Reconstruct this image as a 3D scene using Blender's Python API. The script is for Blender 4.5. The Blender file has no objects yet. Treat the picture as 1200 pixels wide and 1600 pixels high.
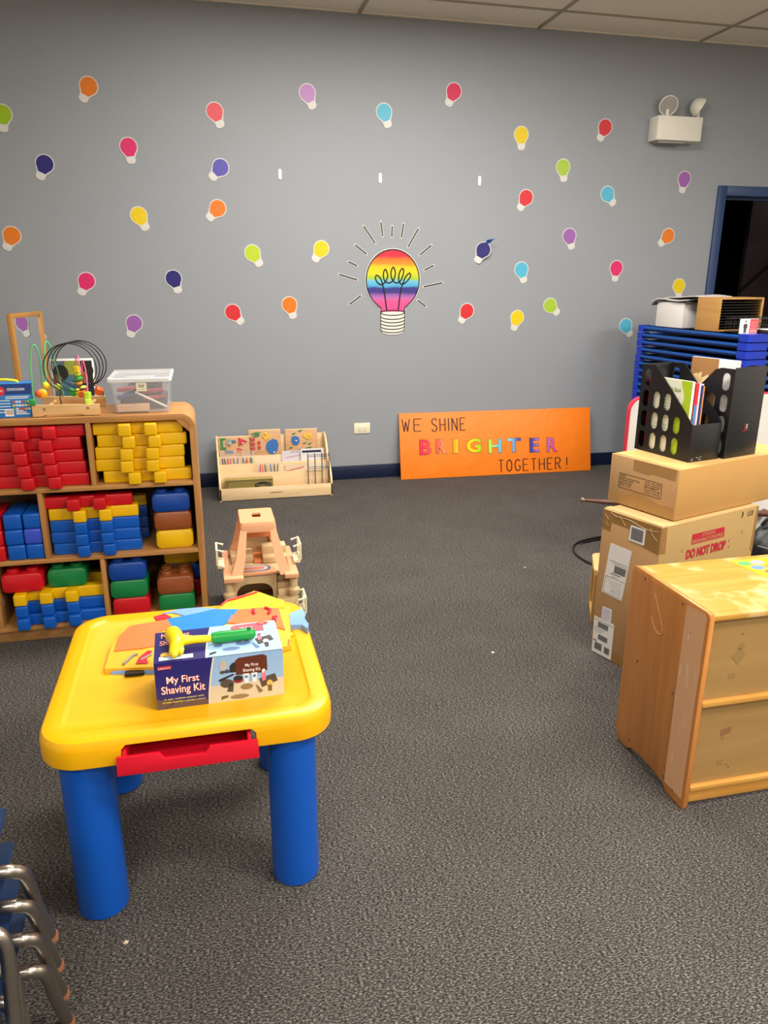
import bpy, bmesh, math, random
from mathutils import Vector, Matrix
random.seed(7)
SC = bpy.context.scene
COL = SC.collection
PI = math.pi

# ------------------------------------------------------------------ colour / material helpers
def lin(c):
    if isinstance(c, str):
        c = c.lstrip('#'); c = [int(c[i:i+2], 16)/255 for i in (0, 2, 4)]
    return tuple((x/12.92 if x <= .04045 else ((x+.055)/1.055)**2.4) for x in c) + (1.0,)
MATS = {}
def base_mat(name):
    m = bpy.data.materials.new(name); m.use_nodes = True
    return m, m.node_tree.nodes, m.node_tree.links, m.node_tree.nodes['Principled BSDF']
def plain(c, rough=.5, metal=0, spec=.5, coat=0, name=None, var=.06, vs=14, bump=0, bs=150, sheen=0):
    """one-colour material with a light procedural mottling"""
    key = (c, rough, metal, spec, coat, var, vs, bump, bs)
    if key in MATS: return MATS[key]
    m, n, l, b = base_mat(name or 'mat_%d' % len(MATS))
    col = lin(c)
    tc = n.new('ShaderNodeTexCoord'); nz = n.new('ShaderNodeTexNoise'); nz.inputs['Scale'].default_value = vs
    nz.inputs['Detail'].default_value = 4
    l.new(tc.outputs['Object'], nz.inputs['Vector'])
    mix = n.new('ShaderNodeMix'); mix.data_type = 'RGBA'
    mix.inputs[6].default_value = tuple(x*(1-var) for x in col[:3]) + (1,)
    mix.inputs[7].default_value = tuple(min(1, x*(1+var)) for x in col[:3]) + (1,)
    l.new(nz.outputs['Fac'], mix.inputs[0]); l.new(mix.outputs[2], b.inputs['Base Color'])
    b.inputs['Roughness'].default_value = rough; b.inputs['Metallic'].default_value = metal
    b.inputs['Specular IOR Level'].default_value = spec
    if coat: b.inputs['Coat Weight'].default_value = coat; b.inputs['Coat Roughness'].default_value = .12
    if bump:
        n2 = n.new('ShaderNodeTexNoise'); n2.inputs['Scale'].default_value = bs; n2.inputs['Detail'].default_value = 3
        l.new(tc.outputs['Object'], n2.inputs['Vector'])
        bp = n.new('ShaderNodeBump'); bp.inputs['Strength'].default_value = bump; bp.inputs['Distance'].default_value = .01
        l.new(n2.outputs['Fac'], bp.inputs['Height']); l.new(bp.outputs['Normal'], b.inputs['Normal'])
    MATS[key] = m
    return m
def wood(name, c1, c2, axis=0, rough=.42, scale=6, wear=None):
    if name in MATS: return MATS[name]
    m, n, l, b = base_mat(name)
    tc = n.new('ShaderNodeTexCoord'); mp = n.new('ShaderNodeMapping')
    s = [scale*4]*3; s[axis] = scale*.28; mp.inputs['Scale'].default_value = s
    l.new(tc.outputs['Object'], mp.inputs['Vector'])
    nz = n.new('ShaderNodeTexNoise'); nz.inputs['Scale'].default_value = 1.6; nz.inputs['Detail'].default_value = 7
    nz.inputs['Distortion'].default_value = .6
    l.new(mp.outputs[0], nz.inputs['Vector'])
    r = n.new('ShaderNodeValToRGB'); r.color_ramp.elements[0].position = .3; r.color_ramp.elements[1].position = .7
    r.color_ramp.elements[0].color = lin(c1); r.color_ramp.elements[1].color = lin(c2)
    l.new(nz.outputs['Fac'], r.inputs[0])
    out = r.outputs[0]
    if wear:
        n3 = n.new('ShaderNodeTexNoise'); n3.inputs['Scale'].default_value = 9; n3.inputs['Detail'].default_value = 6
        l.new(tc.outputs['Object'], n3.inputs['Vector'])
        r3 = n.new('ShaderNodeValToRGB'); r3.color_ramp.elements[0].position = .5; r3.color_ramp.elements[1].position = .68
        l.new(n3.outputs['Fac'], r3.inputs[0])
        mx = n.new('ShaderNodeMix'); mx.data_type = 'RGBA'; l.new(r3.outputs[0], mx.inputs[0])
        l.new(out, mx.inputs[6]); mx.inputs[7].default_value = lin(wear); out = mx.outputs[2]
    l.new(out, b.inputs['Base Color'])
    bp = n.new('ShaderNodeBump'); bp.inputs['Strength'].default_value = .06; bp.inputs['Distance'].default_value = .004
    l.new(nz.outputs['Fac'], bp.inputs['Height']); l.new(bp.outputs['Normal'], b.inputs['Normal'])
    b.inputs['Roughness'].default_value = rough
    MATS[name] = m
    return m
def clear(name, tint, mixf, rough=.15):
    """see-through plastic: transparent mixed with a glossy dielectric"""
    if name in MATS: return MATS[name]
    m, n, l, b = base_mat(name)
    b.inputs['Base Color'].default_value = lin(tint); b.inputs['Roughness'].default_value = rough
    tr = n.new('ShaderNodeBsdfTransparent'); tr.inputs[0].default_value = (.97, .97, .97, 1)
    mx = n.new('ShaderNodeMixShader'); mx.inputs[0].default_value = mixf
    fr = n.new('ShaderNodeTexNoise'); fr.inputs['Scale'].default_value = 30
    mm = n.new('ShaderNodeMath'); mm.operation = 'MULTIPLY_ADD'; mm.inputs[1].default_value = .08; mm.inputs[2].default_value = mixf-.04
    l.new(fr.outputs['Fac'], mm.inputs[0]); l.new(mm.outputs[0], mx.inputs[0])
    l.new(tr.outputs[0], mx.inputs[1]); l.new(b.outputs[0], mx.inputs[2])
    l.new(mx.outputs[0], n['Material Output'].inputs['Surface'])
    MATS[name] = m
    return m

# ------------------------------------------------------------------ mesh builder
class MB:
    def __init__(self):
        self.bm = bmesh.new(); self.mats = []
    def mi(self, mat):
        if mat not in self.mats: self.mats.append(mat)
        return self.mats.index(mat)
    def merge(self, tb, mat, M=None, smooth=True):
        k = self.mi(mat) if mat is not None else None
        if M is not None: bmesh.ops.transform(tb, matrix=M, verts=tb.verts)
        vm = {v: self.bm.verts.new(v.co) for v in tb.verts}
        for f in tb.faces:
            try: nf = self.bm.faces.new([vm[v] for v in f.verts])
            except ValueError: continue
            nf.material_index = k if k is not None else f.material_index
            nf.smooth = True
        tb.free()
    def box(self, lo, hi, mat, bev=0, seg=2, M=None):
        tb = bmesh.new(); bmesh.ops.create_cube(tb, size=1)
        c = [(a+b)/2 for a, b in zip(lo, hi)]; s = [b-a for a, b in zip(lo, hi)]
        bmesh.ops.transform(tb, matrix=Matrix.Translation(c) @ Matrix.Diagonal((s[0], s[1], s[2], 1)), verts=tb.verts)
        if bev: bmesh.ops.bevel(tb, geom=list(tb.edges), offset=min(bev, min(s)*.49), segments=seg, affect='EDGES', profile=.5)
        self.merge(tb, mat, M); return self
    def prism(self, pts, d0, d1, mat, M=None, bev=0, seg=2):
        """polygon in local xy, extruded along z from d0 to d1"""
        tb = bmesh.new()
        vs = [tb.verts.new((p[0], p[1], d0)) for p in pts]
        f = tb.faces.new(vs)
        f.normal_update()
        r = bmesh.ops.extrude_face_region(tb, geom=[f])
        bmesh.ops.translate(tb, vec=(0, 0, d1-d0), verts=[v for v in r['geom'] if isinstance(v, bmesh.types.BMVert)])
        bmesh.ops.recalc_face_normals(tb, faces=tb.faces)
        if bev:
            es = [e for e in tb.edges if abs(e.verts[0].co.z-e.verts[1].co.z) < 1e-9]
            bmesh.ops.bevel(tb, geom=es, offset=bev, segments=seg, affect='EDGES', profile=.5)
        bmesh.ops.triangulate(tb, faces=[f for f in tb.faces if len(f.verts) > 4])
        self.merge(tb, mat, M); return self
    def holed(self, outer, holes, d0, d1, mat, M=None):
        """polygon with holes in local xy, given thickness"""
        tb = bmesh.new(); es = []
        for lp in [outer]+holes:
            vs = [tb.verts.new((p[0], p[1], d0)) for p in lp]
            es += [tb.edges.new((vs[i], vs[(i+1) % len(vs)])) for i in range(len(vs))]
        bmesh.ops.triangle_fill(tb, use_beauty=True, use_dissolve=False, edges=es)
        r = bmesh.ops.extrude_face_region(tb, geom=list(tb.faces))
        bmesh.ops.translate(tb, vec=(0, 0, d1-d0), verts=[v for v in r['geom'] if isinstance(v, bmesh.types.BMVert)])
        bmesh.ops.recalc_face_normals(tb, faces=tb.faces)
        self.merge(tb, mat, M); return self
    def flat(self, pts, z, mat, M=None):
        tb = bmesh.new(); tb.faces.new([tb.verts.new((p[0], p[1], z)) for p in pts])
        for f in tb.faces:
            f.normal_update()
            if f.normal.z < 0: f.normal_flip()
        bmesh.ops.triangulate(tb, faces=[f for f in tb.faces if len(f.verts) > 4])
        self.merge(tb, mat, M); return self
    def loft(self, loops, mat, cap0=True, cap1=True, M=None, closed=False):
        tb = bmesh.new(); rows = [[tb.verts.new(p) for p in lp] for lp in loops]
        n = len(rows[0])
        rr = list(zip(rows, rows[1:])) + ([(rows[-1], rows[0])] if closed else [])
        for a, b in rr:
            for i in range(n):
                j = (i+1) % n; tb.faces.new((a[i], a[j], b[j], b[i]))
        if cap0 and not closed: tb.faces.new(list(reversed(rows[0])))
        if cap1 and not closed: tb.faces.new(rows[-1])
        bmesh.ops.recalc_face_normals(tb, faces=tb.faces)
        self.merge(tb, mat, M); return self
    def tube(self, pts, r, mat, n=10, closed=False, M=None, smooth=0):
        P = [Vector(p) for p in pts]
        if smooth: P = catmull(P, smooth, closed)
        rs = r if isinstance(r, (list, tuple)) else [r]*len(P)
        if len(rs) != len(P): rs = [rs[min(int(i*len(rs)/len(P)), len(rs)-1)] for i in range(len(P))]
        loops = []; up = None
        N = len(P)
        for i, p in enumerate(P):
            if closed: t = P[(i+1) % N]-P[i-1]
            else: t = P[min(i+1, N-1)]-P[max(i-1, 0)]
            t.normalize()
            if up is None:
                up = Vector((0, 0, 1)) if abs(t.z) < .9 else Vector((1, 0, 0))
            up = (up - t*up.dot(t))
            if up.length < 1e-6: up = t.orthogonal()
            up.normalize(); s = t.cross(up)
            loops.append([p + (up*math.cos(a)+s*math.sin(a))*rs[i] for a in [2*PI*k/n for k in range(n)]])
        return self.loft(loops, mat, M=M, closed=closed)
    def lathe(self, prof, mat, c=(0, 0, 0), n=24, M=None):
        loops = [[(c[0]+r*math.cos(2*PI*k/n), c[1]+r*math.sin(2*PI*k/n), c[2]+z) for k in range(n)] for r, z in prof]
        return self.loft(loops, mat, M=M)
    def ball(self, c, r, mat, M=None, s=(1, 1, 1), u=16, v=10):
        tb = bmesh.new(); bmesh.ops.create_uvsphere(tb, u_segments=u, v_segments=v, radius=r)
        bmesh.ops.transform(tb, matrix=Matrix.Translation(c) @ Matrix.Diagonal((s[0], s[1], s[2], 1)), verts=tb.verts)
        self.merge(tb, mat, M); return self
    def text(self, s, x0, y0, x1, y1, z, mat, M=None, bold=0.0, thick=.0002, skew=0):
        bmt = text_bm(s, bold)
        xs = [v.co.x for v in bmt.verts]; ys = [v.co.y for v in bmt.verts]
        sx = (x1-x0)/max(1e-6, max(xs)-min(xs)); sy = (y1-y0)/max(1e-6, max(ys)-min(ys))
        ax, ay = min(xs), min(ys)
        for v in bmt.verts: v.co = Vector((x0+(v.co.x-ax)*sx + skew*(v.co.y-ay)*sy, y0+(v.co.y-ay)*sy, z))
        self.merge(bmt, mat, M); return self
    def rect(self, x0, y0, x1, y1, z, mat, M=None):
        return self.flat([(x0, y0), (x1, y0), (x1, y1), (x0, y1)], z, mat, M)
    def disc(self, cx, cy, rx, ry, z, mat, M=None, n=24, a0=0, a1=2*PI):
        return self.flat([(cx+rx*math.cos(a0+(a1-a0)*k/n), cy+ry*math.sin(a0+(a1-a0)*k/n)) for k in range(n)], z, mat, M)
    def line(self, p, q, w, z, mat, M=None):
        d = Vector((q[0]-p[0], q[1]-p[1])); d.normalize(); s = Vector((-d.y, d.x))*w/2
        return self.flat([(p[0]-s.x, p[1]-s.y), (q[0]-s.x, q[1]-s.y), (q[0]+s.x, q[1]+s.y), (p[0]+s.x, p[1]+s.y)], z, mat, M)
    def build(self, name, parent=None, loc=None, rot=None, ang=34, props=None):
        me = bpy.data.meshes.new(name); self.bm.normal_update(); self.bm.to_mesh(me); self.bm.free()
        for m in self.mats: me.materials.append(m)
        if len(me.polygons): me.set_sharp_from_angle(angle=math.radians(ang))
        o = bpy.data.objects.new(name, me); COL.objects.link(o)
        if parent: o.parent = parent
        if loc is not None: o.location = loc
        if rot is not None: o.rotation_euler = rot
        if props:
            for k, v in props.items(): o[k] = v
        return o
_TX = {}
def text_bm(s, bold):
    key = (s, bold)
    if key not in _TX:
        cu = bpy.data.curves.new('lettering_curve', 'FONT'); cu.body = s; cu.offset = bold; cu.resolution_u = 3
        ob = bpy.data.objects.new('lettering_curve', cu); COL.objects.link(ob)
        dg = bpy.context.evaluated_depsgraph_get(); dg.update()
        me = bpy.data.meshes.new_from_object(ob.evaluated_get(dg))
        bpy.data.objects.remove(ob); bpy.data.curves.remove(cu); _TX[key] = me
    b = bmesh.new(); b.from_mesh(_TX[key])
    for f in b.faces: f.material_index = 0
    return b
def catmull(P, k, closed=False):
    out = []; N = len(P)
    for i in range(N if closed else N-1):
        g = lambda j: P[j % N] if closed else P[max(0, min(N-1, j))]
        a, b, c, d = g(i-1), g(i), g(i+1), g(i+2)
        for q in range(k):
            t = q/k
            out.append(.5*((2*b)+(c-a)*t+(2*a-5*b+4*c-d)*t*t+(3*b-a-3*c+d)*t**3))
    if not closed: out.append(P[-1])
    return out
def rrect(hx, hy, r, n=6, cx=0, cy=0):
    """rounded rectangle outline, counter-clockwise"""
    pts = []
    for sx, sy, a in ((1, 1, 0), (-1, 1, 90), (-1, -1, 180), (1, -1, 270)):
        for k in range(n+1):
            t = math.radians(a+90*k/n)
            pts.append((cx+sx*(hx-r)+r*math.cos(t), cy+sy*(hy-r)+r*math.sin(t)))
    return pts
def frame(o, x, y):
    """matrix that maps local (x, y, z-out) onto a face in space"""
    x = Vector(x).normalized(); y = Vector(y).normalized(); z = x.cross(y)
    return Matrix(((x.x, y.x, z.x, o[0]), (x.y, y.y, z.y, o[1]), (x.z, y.z, z.z, o[2]), (0, 0, 0, 1)))
def FRONT(y):      # face looking to -Y : local x = world x, local y = world z
    return frame((0, y, 0), (1, 0, 0), (0, 0, 1))
def tag(o, label, cat, group=None):
    o['label'] = label; o['category'] = cat
    if group: o['group'] = group
    return o
def thing(name, label, cat, loc=(0, 0, 0), rz=0, group=None):
    o = bpy.data.objects.new(name, None); COL.objects.link(o); o.empty_display_size = .05
    o.location = loc; o.rotation_euler = (0, 0, rz)
    return tag(o, label, cat, group)
def copy_thing(o, loc, rz=None, label=None, rot=None):
    r = o.copy(); COL.objects.link(r); r.location = loc
    if rz is not None: r.rotation_euler = (0, 0, rz)
    if rot is not None: r.rotation_euler = rot
    if label: r['label'] = label
    for ch in list(o.children):
        c = ch.copy(); COL.objects.link(c); c.parent = r
        for g in list(ch.children):
            d = g.copy(); COL.objects.link(d); d.parent = c
    return r
def structure(o):
    o['kind'] = 'structure'; return o
def cut(o, cutter):
    """boolean difference, applied to the mesh data"""
    md = o.modifiers.new('cut', 'BOOLEAN'); md.operation = 'DIFFERENCE'; md.object = cutter; md.solver = 'EXACT'
    dg = bpy.context.evaluated_depsgraph_get(); dg.update()
    me = bpy.data.meshes.new_from_object(o.evaluated_get(dg))
    o.modifiers.clear(); o.data = me; bpy.data.objects.remove(cutter)
    me.set_sharp_from_angle(angle=math.radians(34))

# ------------------------------------------------------------------ palette
WHITE = plain('#e9e8e2', .4); PAPER = plain('#efeeea', .55, var=.03); BLACK = plain('#0d0d0e', .5); INK = plain('#232021', .6)
CREAM = plain('#e2dbbd', .45)
OAK = wood('oak_shelf_x', '#a5713a', '#c18c50', 0); OAKV = wood('oak_shelf_z', '#a06c36', '#bb864b', 2)
BIRCH = wood('birch_x', '#d9b886', '#e8cba0', 0); BIRCHV = wood('birch_z', '#d9b886', '#e8cba0', 2)
CHROME = plain('#b5ada3', .28, metal=1, var=.15, vs=40)
RED = plain('#c4101c', .33); YEL = plain('#e6b400', .36); BLU = plain('#0a55b4', .33); GRN = plain('#10793c', .36)
BRN = plain('#8e4a22', .36); DBLU = plain('#0b3f94', .33); VIO = plain('#3b50c4', .33)
CARD = plain('#b88f62', .75, var=.05, vs=8, spec=.25); CARDF = plain('#a98a57', .75, var=.05, vs=8, spec=.25)  # box faces get separate tones, light and shade put into the colour
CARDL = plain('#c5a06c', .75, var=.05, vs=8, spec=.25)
TAPE = plain('#96703f', .22, var=.1, vs=25, name='packing_tape'); 
PRED = plain('#b01c2e', .7)

# ------------------------------------------------------------------ camera
f_px, PIT, ROL, YAW = 1174.6118, .301890, .0036436, .2333682
F = Vector((math.sin(YAW)*math.cos(PIT), math.cos(YAW)*math.cos(PIT), -math.sin(PIT)))
R0 = Vector((math.cos(YAW), -math.sin(YAW), 0)); U0 = R0.cross(F)
R = R0*math.cos(ROL)+U0*math.sin(ROL); U = U0*math.cos(ROL)-R0*math.sin(ROL)
cam = bpy.data.cameras.new('camera'); co = bpy.data.objects.new('camera', cam); COL.objects.link(co)
co.matrix_world = Matrix(((R.x, U.x, -F.x, 0), (R.y, U.y, -F.y, -5.3436), (R.z, U.z, -F.z, 1.43264), (0, 0, 0, 1)))
cam.sensor_fit = 'VERTICAL'; cam.sensor_height = 36; cam.lens = f_px/1600*36; cam.clip_start = .05
SC.camera = co
SC.view_settings.view_transform = 'Standard'; SC.view_settings.look = 'None'
SC.view_settings.exposure = -.12; SC.view_settings.gamma = 1; SC.view_settings.use_curve_mapping = False

# ------------------------------------------------------------------ room shell
H = 3.024; XL, XR, YF = -2.3, 5.3, -8.2
wallm = plain('#8d9196', .55, var=.025, vs=3, bump=.05, bs=220, name='grey_paint')
creamw = plain('#b9b3a7', .6, var=.03, vs=3, name='cream_paint')
def carpet():
    m, n, l, b = base_mat('carpet')
    tc = n.new('ShaderNodeTexCoord')
    n1 = n.new('ShaderNodeTexNoise'); n1.inputs['Scale'].default_value = 330; n1.inputs['Detail'].default_value = 5; n1.inputs['Roughness'].default_value = .75
    n2 = n.new('ShaderNodeTexNoise'); n2.inputs['Scale'].default_value = 5; n2.inputs['Detail'].default_value = 5
    mp = n.new('ShaderNodeMapping'); mp.inputs['Scale'].default_value = (.42, 1.0, 1)
    l.new(tc.outputs['Object'], mp.inputs[0]); l.new(mp.outputs[0], n1.inputs['Vector']); l.new(tc.outputs['Object'], n2.inputs['Vector'])
    r = n.new('ShaderNodeValToRGB'); e = r.color_ramp.elements
    e[0].position = .38; e[0].color = lin('#131212'); e[1].position = .68; e[1].color = lin('#a39d96')
    k = e.new(.51); k.color = lin('#46423e')
    l.new(n1.outputs['Fac'], r.inputs[0])
    mx = n.new('ShaderNodeMix'); mx.data_type = 'RGBA'; mx.blend_type = 'MULTIPLY'; mx.inputs[0].default_value = .35
    l.new(r.outputs[0], mx.inputs[6])
    r2 = n.new('ShaderNodeValToRGB'); r2.color_ramp.elements[0].position = .3; r2.color_ramp.elements[1].position = .7
    r2.color_ramp.elements[0].color = (.62, .62, .62, 1)
    l.new(n2.outputs['Fac'], r2.inputs[0]); l.new(r2.outputs[0], mx.inputs[7])
    l.new(mx.outputs[2], b.inputs['Base Color']); b.inputs['Roughness'].default_value = .95; b.inputs['Specular IOR Level'].default_value = .1
    bp = n.new('ShaderNodeBump'); bp.inputs['Strength'].default_value = .5; bp.inputs['Distance'].default_value = .004
    l.new(n1.outputs['Fac'], bp.inputs['Height']); l.new(bp.outputs['Normal'], b.inputs['Normal'])
    return m
structure(MB().box((XL-.1, YF-.1, -.1), (XR+.1, 2.4, 0), carpet()).build('floor'))
NAVY = plain('#101b38', .4, name='navy_baseboard'); DFRAME = plain('#253c66', .4, name='blue_door_paint')
DX0, DX1, DZ = 3.824, 4.80, 2.099
b = MB()
b.box((XL-.1, 0, 0), (DX0+.06, .14, H+.1), wallm); b.box((DX0+.06, 0, DZ-.06), (DX1-.06, .14, H+.1), wallm); b.box((DX1-.06, 0, 0), (XR+.1, .14, H+.1), wallm)
structure(b.build('wall_back'))
for nm, lo, hi in (('wall_left', (XL-.1, YF, 0), (XL, 0, H+.1)), ('wall_right', (XR, YF, 0), (XR+.1, 0, H+.1)), ('wall_front', (XL-.1, YF-.1, 0), (XR+.1, YF, H+.1))):
    structure(MB().box(lo, hi, creamw).build(nm))
b = MB(); b.box((XL, -.014, 0), (DX0, 0, .1016), NAVY, .003); b.box((DX1, -.014, 0), (XR, 0, .1016), NAVY, .003); structure(b.build('baseboard_back'))
# ceiling: lay-in tiles on a T-bar grid
tilem = plain('#f0e8d6', .9, var=.05, vs=60, bump=.25, bs=300, spec=.1, name='ceiling_tile'); tbar = plain('#a39a84', .6, name='tbar_paint')
b = MB(); b.box((XL-.1, YF-.1, H), (XR+.1, .1, H+.08), tilem)
structure(b.build('ceiling'))
g = MB(); x = 1.095-1.2192*3
while x < XR:
    g.box((x-.012, YF, H-.006), (x+.012, 0, H+.001), tbar); x += 1.2192
y = -.356
while y > YF:
    g.box((XL, y-.012, H-.0055), (XR, y+.012, H+.001), tbar); y -= .61
structure(g.build('trim_ceiling_grid'))
g = MB().box((XL, -.022, H-.004), (XR, 0, H+.001), tilem); structure(g.build('trim_ceiling_edge'))
# doorway with blue frame and the dark room beyond
d = MB()
for lo, hi in (((DX0, -.018, 0), (DX0+.07, .15, DZ)), ((DX1-.07, -.018, 0), (DX1, .15, DZ)), ((DX0+.0705, -.018, DZ-.07), (DX1-.0705, .15, DZ))):
    d.box(lo, hi, DFRAME, .004)
d.box((DX0+.07, .06, DZ-.09), (DX1-.07, .10, DZ-.07), DFRAME); d.box((DX0+.07, .06, 0), (DX0+.085, .10, DZ-.07), DFRAME)
structure(d.build('door_1'))
DARK = plain('#141826', .8, name='dark_room_shade'); MAROON = plain('#5a454a', .7, name='dark_panel')  # darkness of the room beyond is put into its wall colour
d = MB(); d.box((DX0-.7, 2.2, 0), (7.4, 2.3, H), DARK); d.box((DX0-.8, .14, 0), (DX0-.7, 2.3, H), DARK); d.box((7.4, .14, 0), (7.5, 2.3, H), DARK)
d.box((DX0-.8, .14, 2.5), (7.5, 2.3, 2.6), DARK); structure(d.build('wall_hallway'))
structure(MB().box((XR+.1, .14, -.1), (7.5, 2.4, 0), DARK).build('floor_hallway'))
d = MB(); d.box((5.115, 1.25, 0.0), (6.15, 1.30, 2.49), MAROON); structure(d.build('wall_hallway_panel'))
d = MB(); d.tube([(5.09, 1.235, 1.325), (5.62, 1.235, 1.785)], .012, BLACK, 8); structure(d.build('trim_diagonal_rod'))  # thin black rod slanting across the panel
# ------------------------------------------------------------------ paper light bulbs on the wall
def bulb_outline(r, bw, bl, extra=0, n=26):
    """light-bulb silhouette: round globe at the origin, base hanging down"""
    r += extra; bw += extra; bl += extra
    a0 = math.asin(min(.95, (bw*1.02)/r)) + .30
    pts = []
    for k in range(n+1):
        a = -PI/2 + a0 + (2*PI-2*a0)*k/n
        pts.append((r*math.cos(a), r*math.sin(a)))
    yb = -bl; yn = -r*1.12
    left = [(-bw*1.03, yn), (-bw, yb+.012), (-bw*.72, yb+.002), (-bw*.3, yb-.002)]
    return pts + left + [(-p[0], p[1]) for p in reversed(left)]
BASEM = plain('#c9c6bf', .45, var=.1, vs=90, name='printed_grey'); BORD = plain('#d0cdc8', .4, name='white_paper_border')
def bulb_mesh(mat, M):
    b = MB()
    b.prism(bulb_outline(.0495, .0215, .0905, .0055), .0005, .003, BORD, M)
    o = bulb_outline(.0495, .0215, .0905)
    top = [p for p in o if p[1] > -.056]; b.flat(top, .0036, mat, M)
    b.flat([(-.0205, -.061), (-.0195, -.084), (-.008, -.0905), (.008, -.0905), (.0195, -.084), (.0205, -.061), (0, -.065)], .0036, BASEM, M)
    for k in range(3): b.line((-.018, -.069-k*.007), (.018, -.0665-k*.007), .0014, .004, WHITE, M)
    return b
CC = {'lime green': '#a5c820', 'lime': '#c2d930', 'green': '#b0d040', 'orange': '#f08020', 'pink': '#e82a72', 'indigo': '#2a2676', 'coral red': '#f05058', 'violet': '#5f57b8',
      'yellow': '#f4d410', 'purple': '#a566b4', 'red': '#e03038', 'lilac': '#c890d0', 'sky blue': '#58bedc', 'crimson': '#e01a56'}
BULBS = [("lime green",-1.062,2.353,-4.8,'lime green light bulb cutout at the far left end of the wall'),
("orange",-.562,2.526,-28.5,'orange light bulb cutout, the highest of all the orange ones, upper left wall'),
("pink",-.364,2.203,6.6,'pink light bulb cutout above the yellow bulb on the left of the wall'),
("indigo",-.861,2.089,-24.7,'dark indigo bulb cutout below the lime green one at the wall edge'),
("coral red",.171,2.424,22,'coral red bulb cutout above the violet one on the upper left wall'),
("violet",.188,2.103,-43.2,'violet blue bulb cutout between the coral red bulb and an orange bulb'),
("orange",-1.101,1.676,-27.4,'orange bulb cutout above the wooden framed mirror'),
("yellow",-.339,1.806,25.8,'yellow bulb cutout below the pink bulb on the left of the wall'),
("orange",.156,1.860,-43.8,'strongly tilted orange bulb cutout right under the violet blue one'),
("pink",-.694,1.408,-28.5,'pink bulb cutout on the left wall, lower of the two pink ones there'),
("indigo",-.155,1.425,17.1,'dark indigo bulb cutout below the yellow one on the left of the wall'),
("purple",-.427,1.143,-21.8,'purple bulb cutout low on the wall above the clear plastic tub'),
("red",.215,1.208,39.2,'red bulb cutout low on the wall above the wooden display stand'),
("lilac",.757,2.558,22.6,'pale lilac bulb cutout high on the middle of the wall'),
("sky blue",1.260,2.472,19.2,'sky blue bulb cutout high on the wall, above the rainbow bulb'),
("crimson",1.736,2.617,-25.1,'crimson bulb cutout, the highest cutout on the wall'),
("yellow",2.231,2.378,3.5,'upright yellow bulb cutout high on the right of the wall'),
("red",2.859,2.451,-23.9,'red bulb cutout with shiny streaks beside the emergency light'),
("green",2.559,2.184,8.7,'green bulb cutout below the streaky red one on the right'),
("sky blue",2.920,2.018,40.1,'sky blue bulb cutout below the green one on the right wall'),
("purple",3.532,2.136,-5.1,'purple bulb cutout below the emergency light, left of the door frame'),
("red",2.292,1.978,-30.2,'red bulb cutout under the upright yellow one on the right'),
("indigo",1.988,1.625,-27.6,'dark indigo bulb cutout peeling off the wall with a blue curl at its top'),
("purple",2.645,1.729,17,'purple bulb cutout in the middle of the right group, under the green one'),
("orange",3.450,1.741,-45.6,'orange bulb cutout tilted beside the blue door frame'),
("sky blue",2.286,1.495,16.6,'sky blue bulb cutout right of the peeling indigo bulb'),
("pink",3.045,1.510,-1.8,'pink bulb cutout above the end of the blue cot stack'),
("yellow",3.589,1.383,5.8,'yellow bulb cutout half hidden behind the papers on the cots'),
("red",1.881,1.207,-30.2,'red bulb cutout low on the wall right of the rainbow bulb'),
("yellow",2.274,1.157,-15.6,'yellow bulb cutout low on the wall above the orange banner'),
("green",2.530,1.242,49.3,'green bulb cutout tilted steeply, low on the right wall'),
("sky blue",3.168,1.091,33.2,'sky blue bulb cutout touching the edge of the blue cot stack'),
("lime",.365,1.588,31.9,'bright lime bulb cutout left of the rainbow bulb'),
("yellow",.827,1.620,-32.7,'yellow bulb cutout just left of the rainbow bulb rays'),
("orange",.599,1.256,16.2,'orange bulb cutout lower left of the rainbow bulb'),
("purple",-1.052,1.113,42.5,'bulb cutout hidden behind the mirror frame with only its base showing')]
def ink(c, k=.8):
    return '#' + ''.join('%02x' % int(int(c[i:i+2], 16)*k) for i in (1, 3, 5))
def foil(c):
    c = ink(c, .90)
    return plain(c, .42, var=.14, vs=45, spec=.35)
for c, x, z, a, lab in BULBS:
    M = Matrix.Rotation(math.radians(a), 4, 'Y').inverted() @ frame((0, 0, 0), (1, 0, 0), (0, 0, 1))
    if lab.startswith('dark indigo bulb cutout peeling'): M = Matrix.Rotation(math.radians(-16), 4, 'Z') @ Matrix.Translation((0, -.016, 0)) @ M
    b = bulb_mesh(foil(CC[c]), M)
    o = b.build('paper_bulb', loc=(x, 0, z))
    tag(o, lab, 'wall decoration', 'paper light bulbs on the grey wall')
    if lab.startswith('dark indigo bulb cutout peeling'):
        cb = MB(); cb.loft([[(.004, -.030, .044), (.036, -.036, .044), (.036, -.034, .046), (.004, -.028, .046)],
                            [(.010, -.044, .062), (.044, -.050, .060), (.044, -.048, .063), (.010, -.042, .065)],
                            [(.026, -.066, .066), (.062, -.062, .070), (.062, -.059, .073), (.026, -.063, .069)]], plain('#2a68c0', .5))
        c2 = cb.build('curled_flap', o); c2['label'] = 'blue curled backing'
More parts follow.
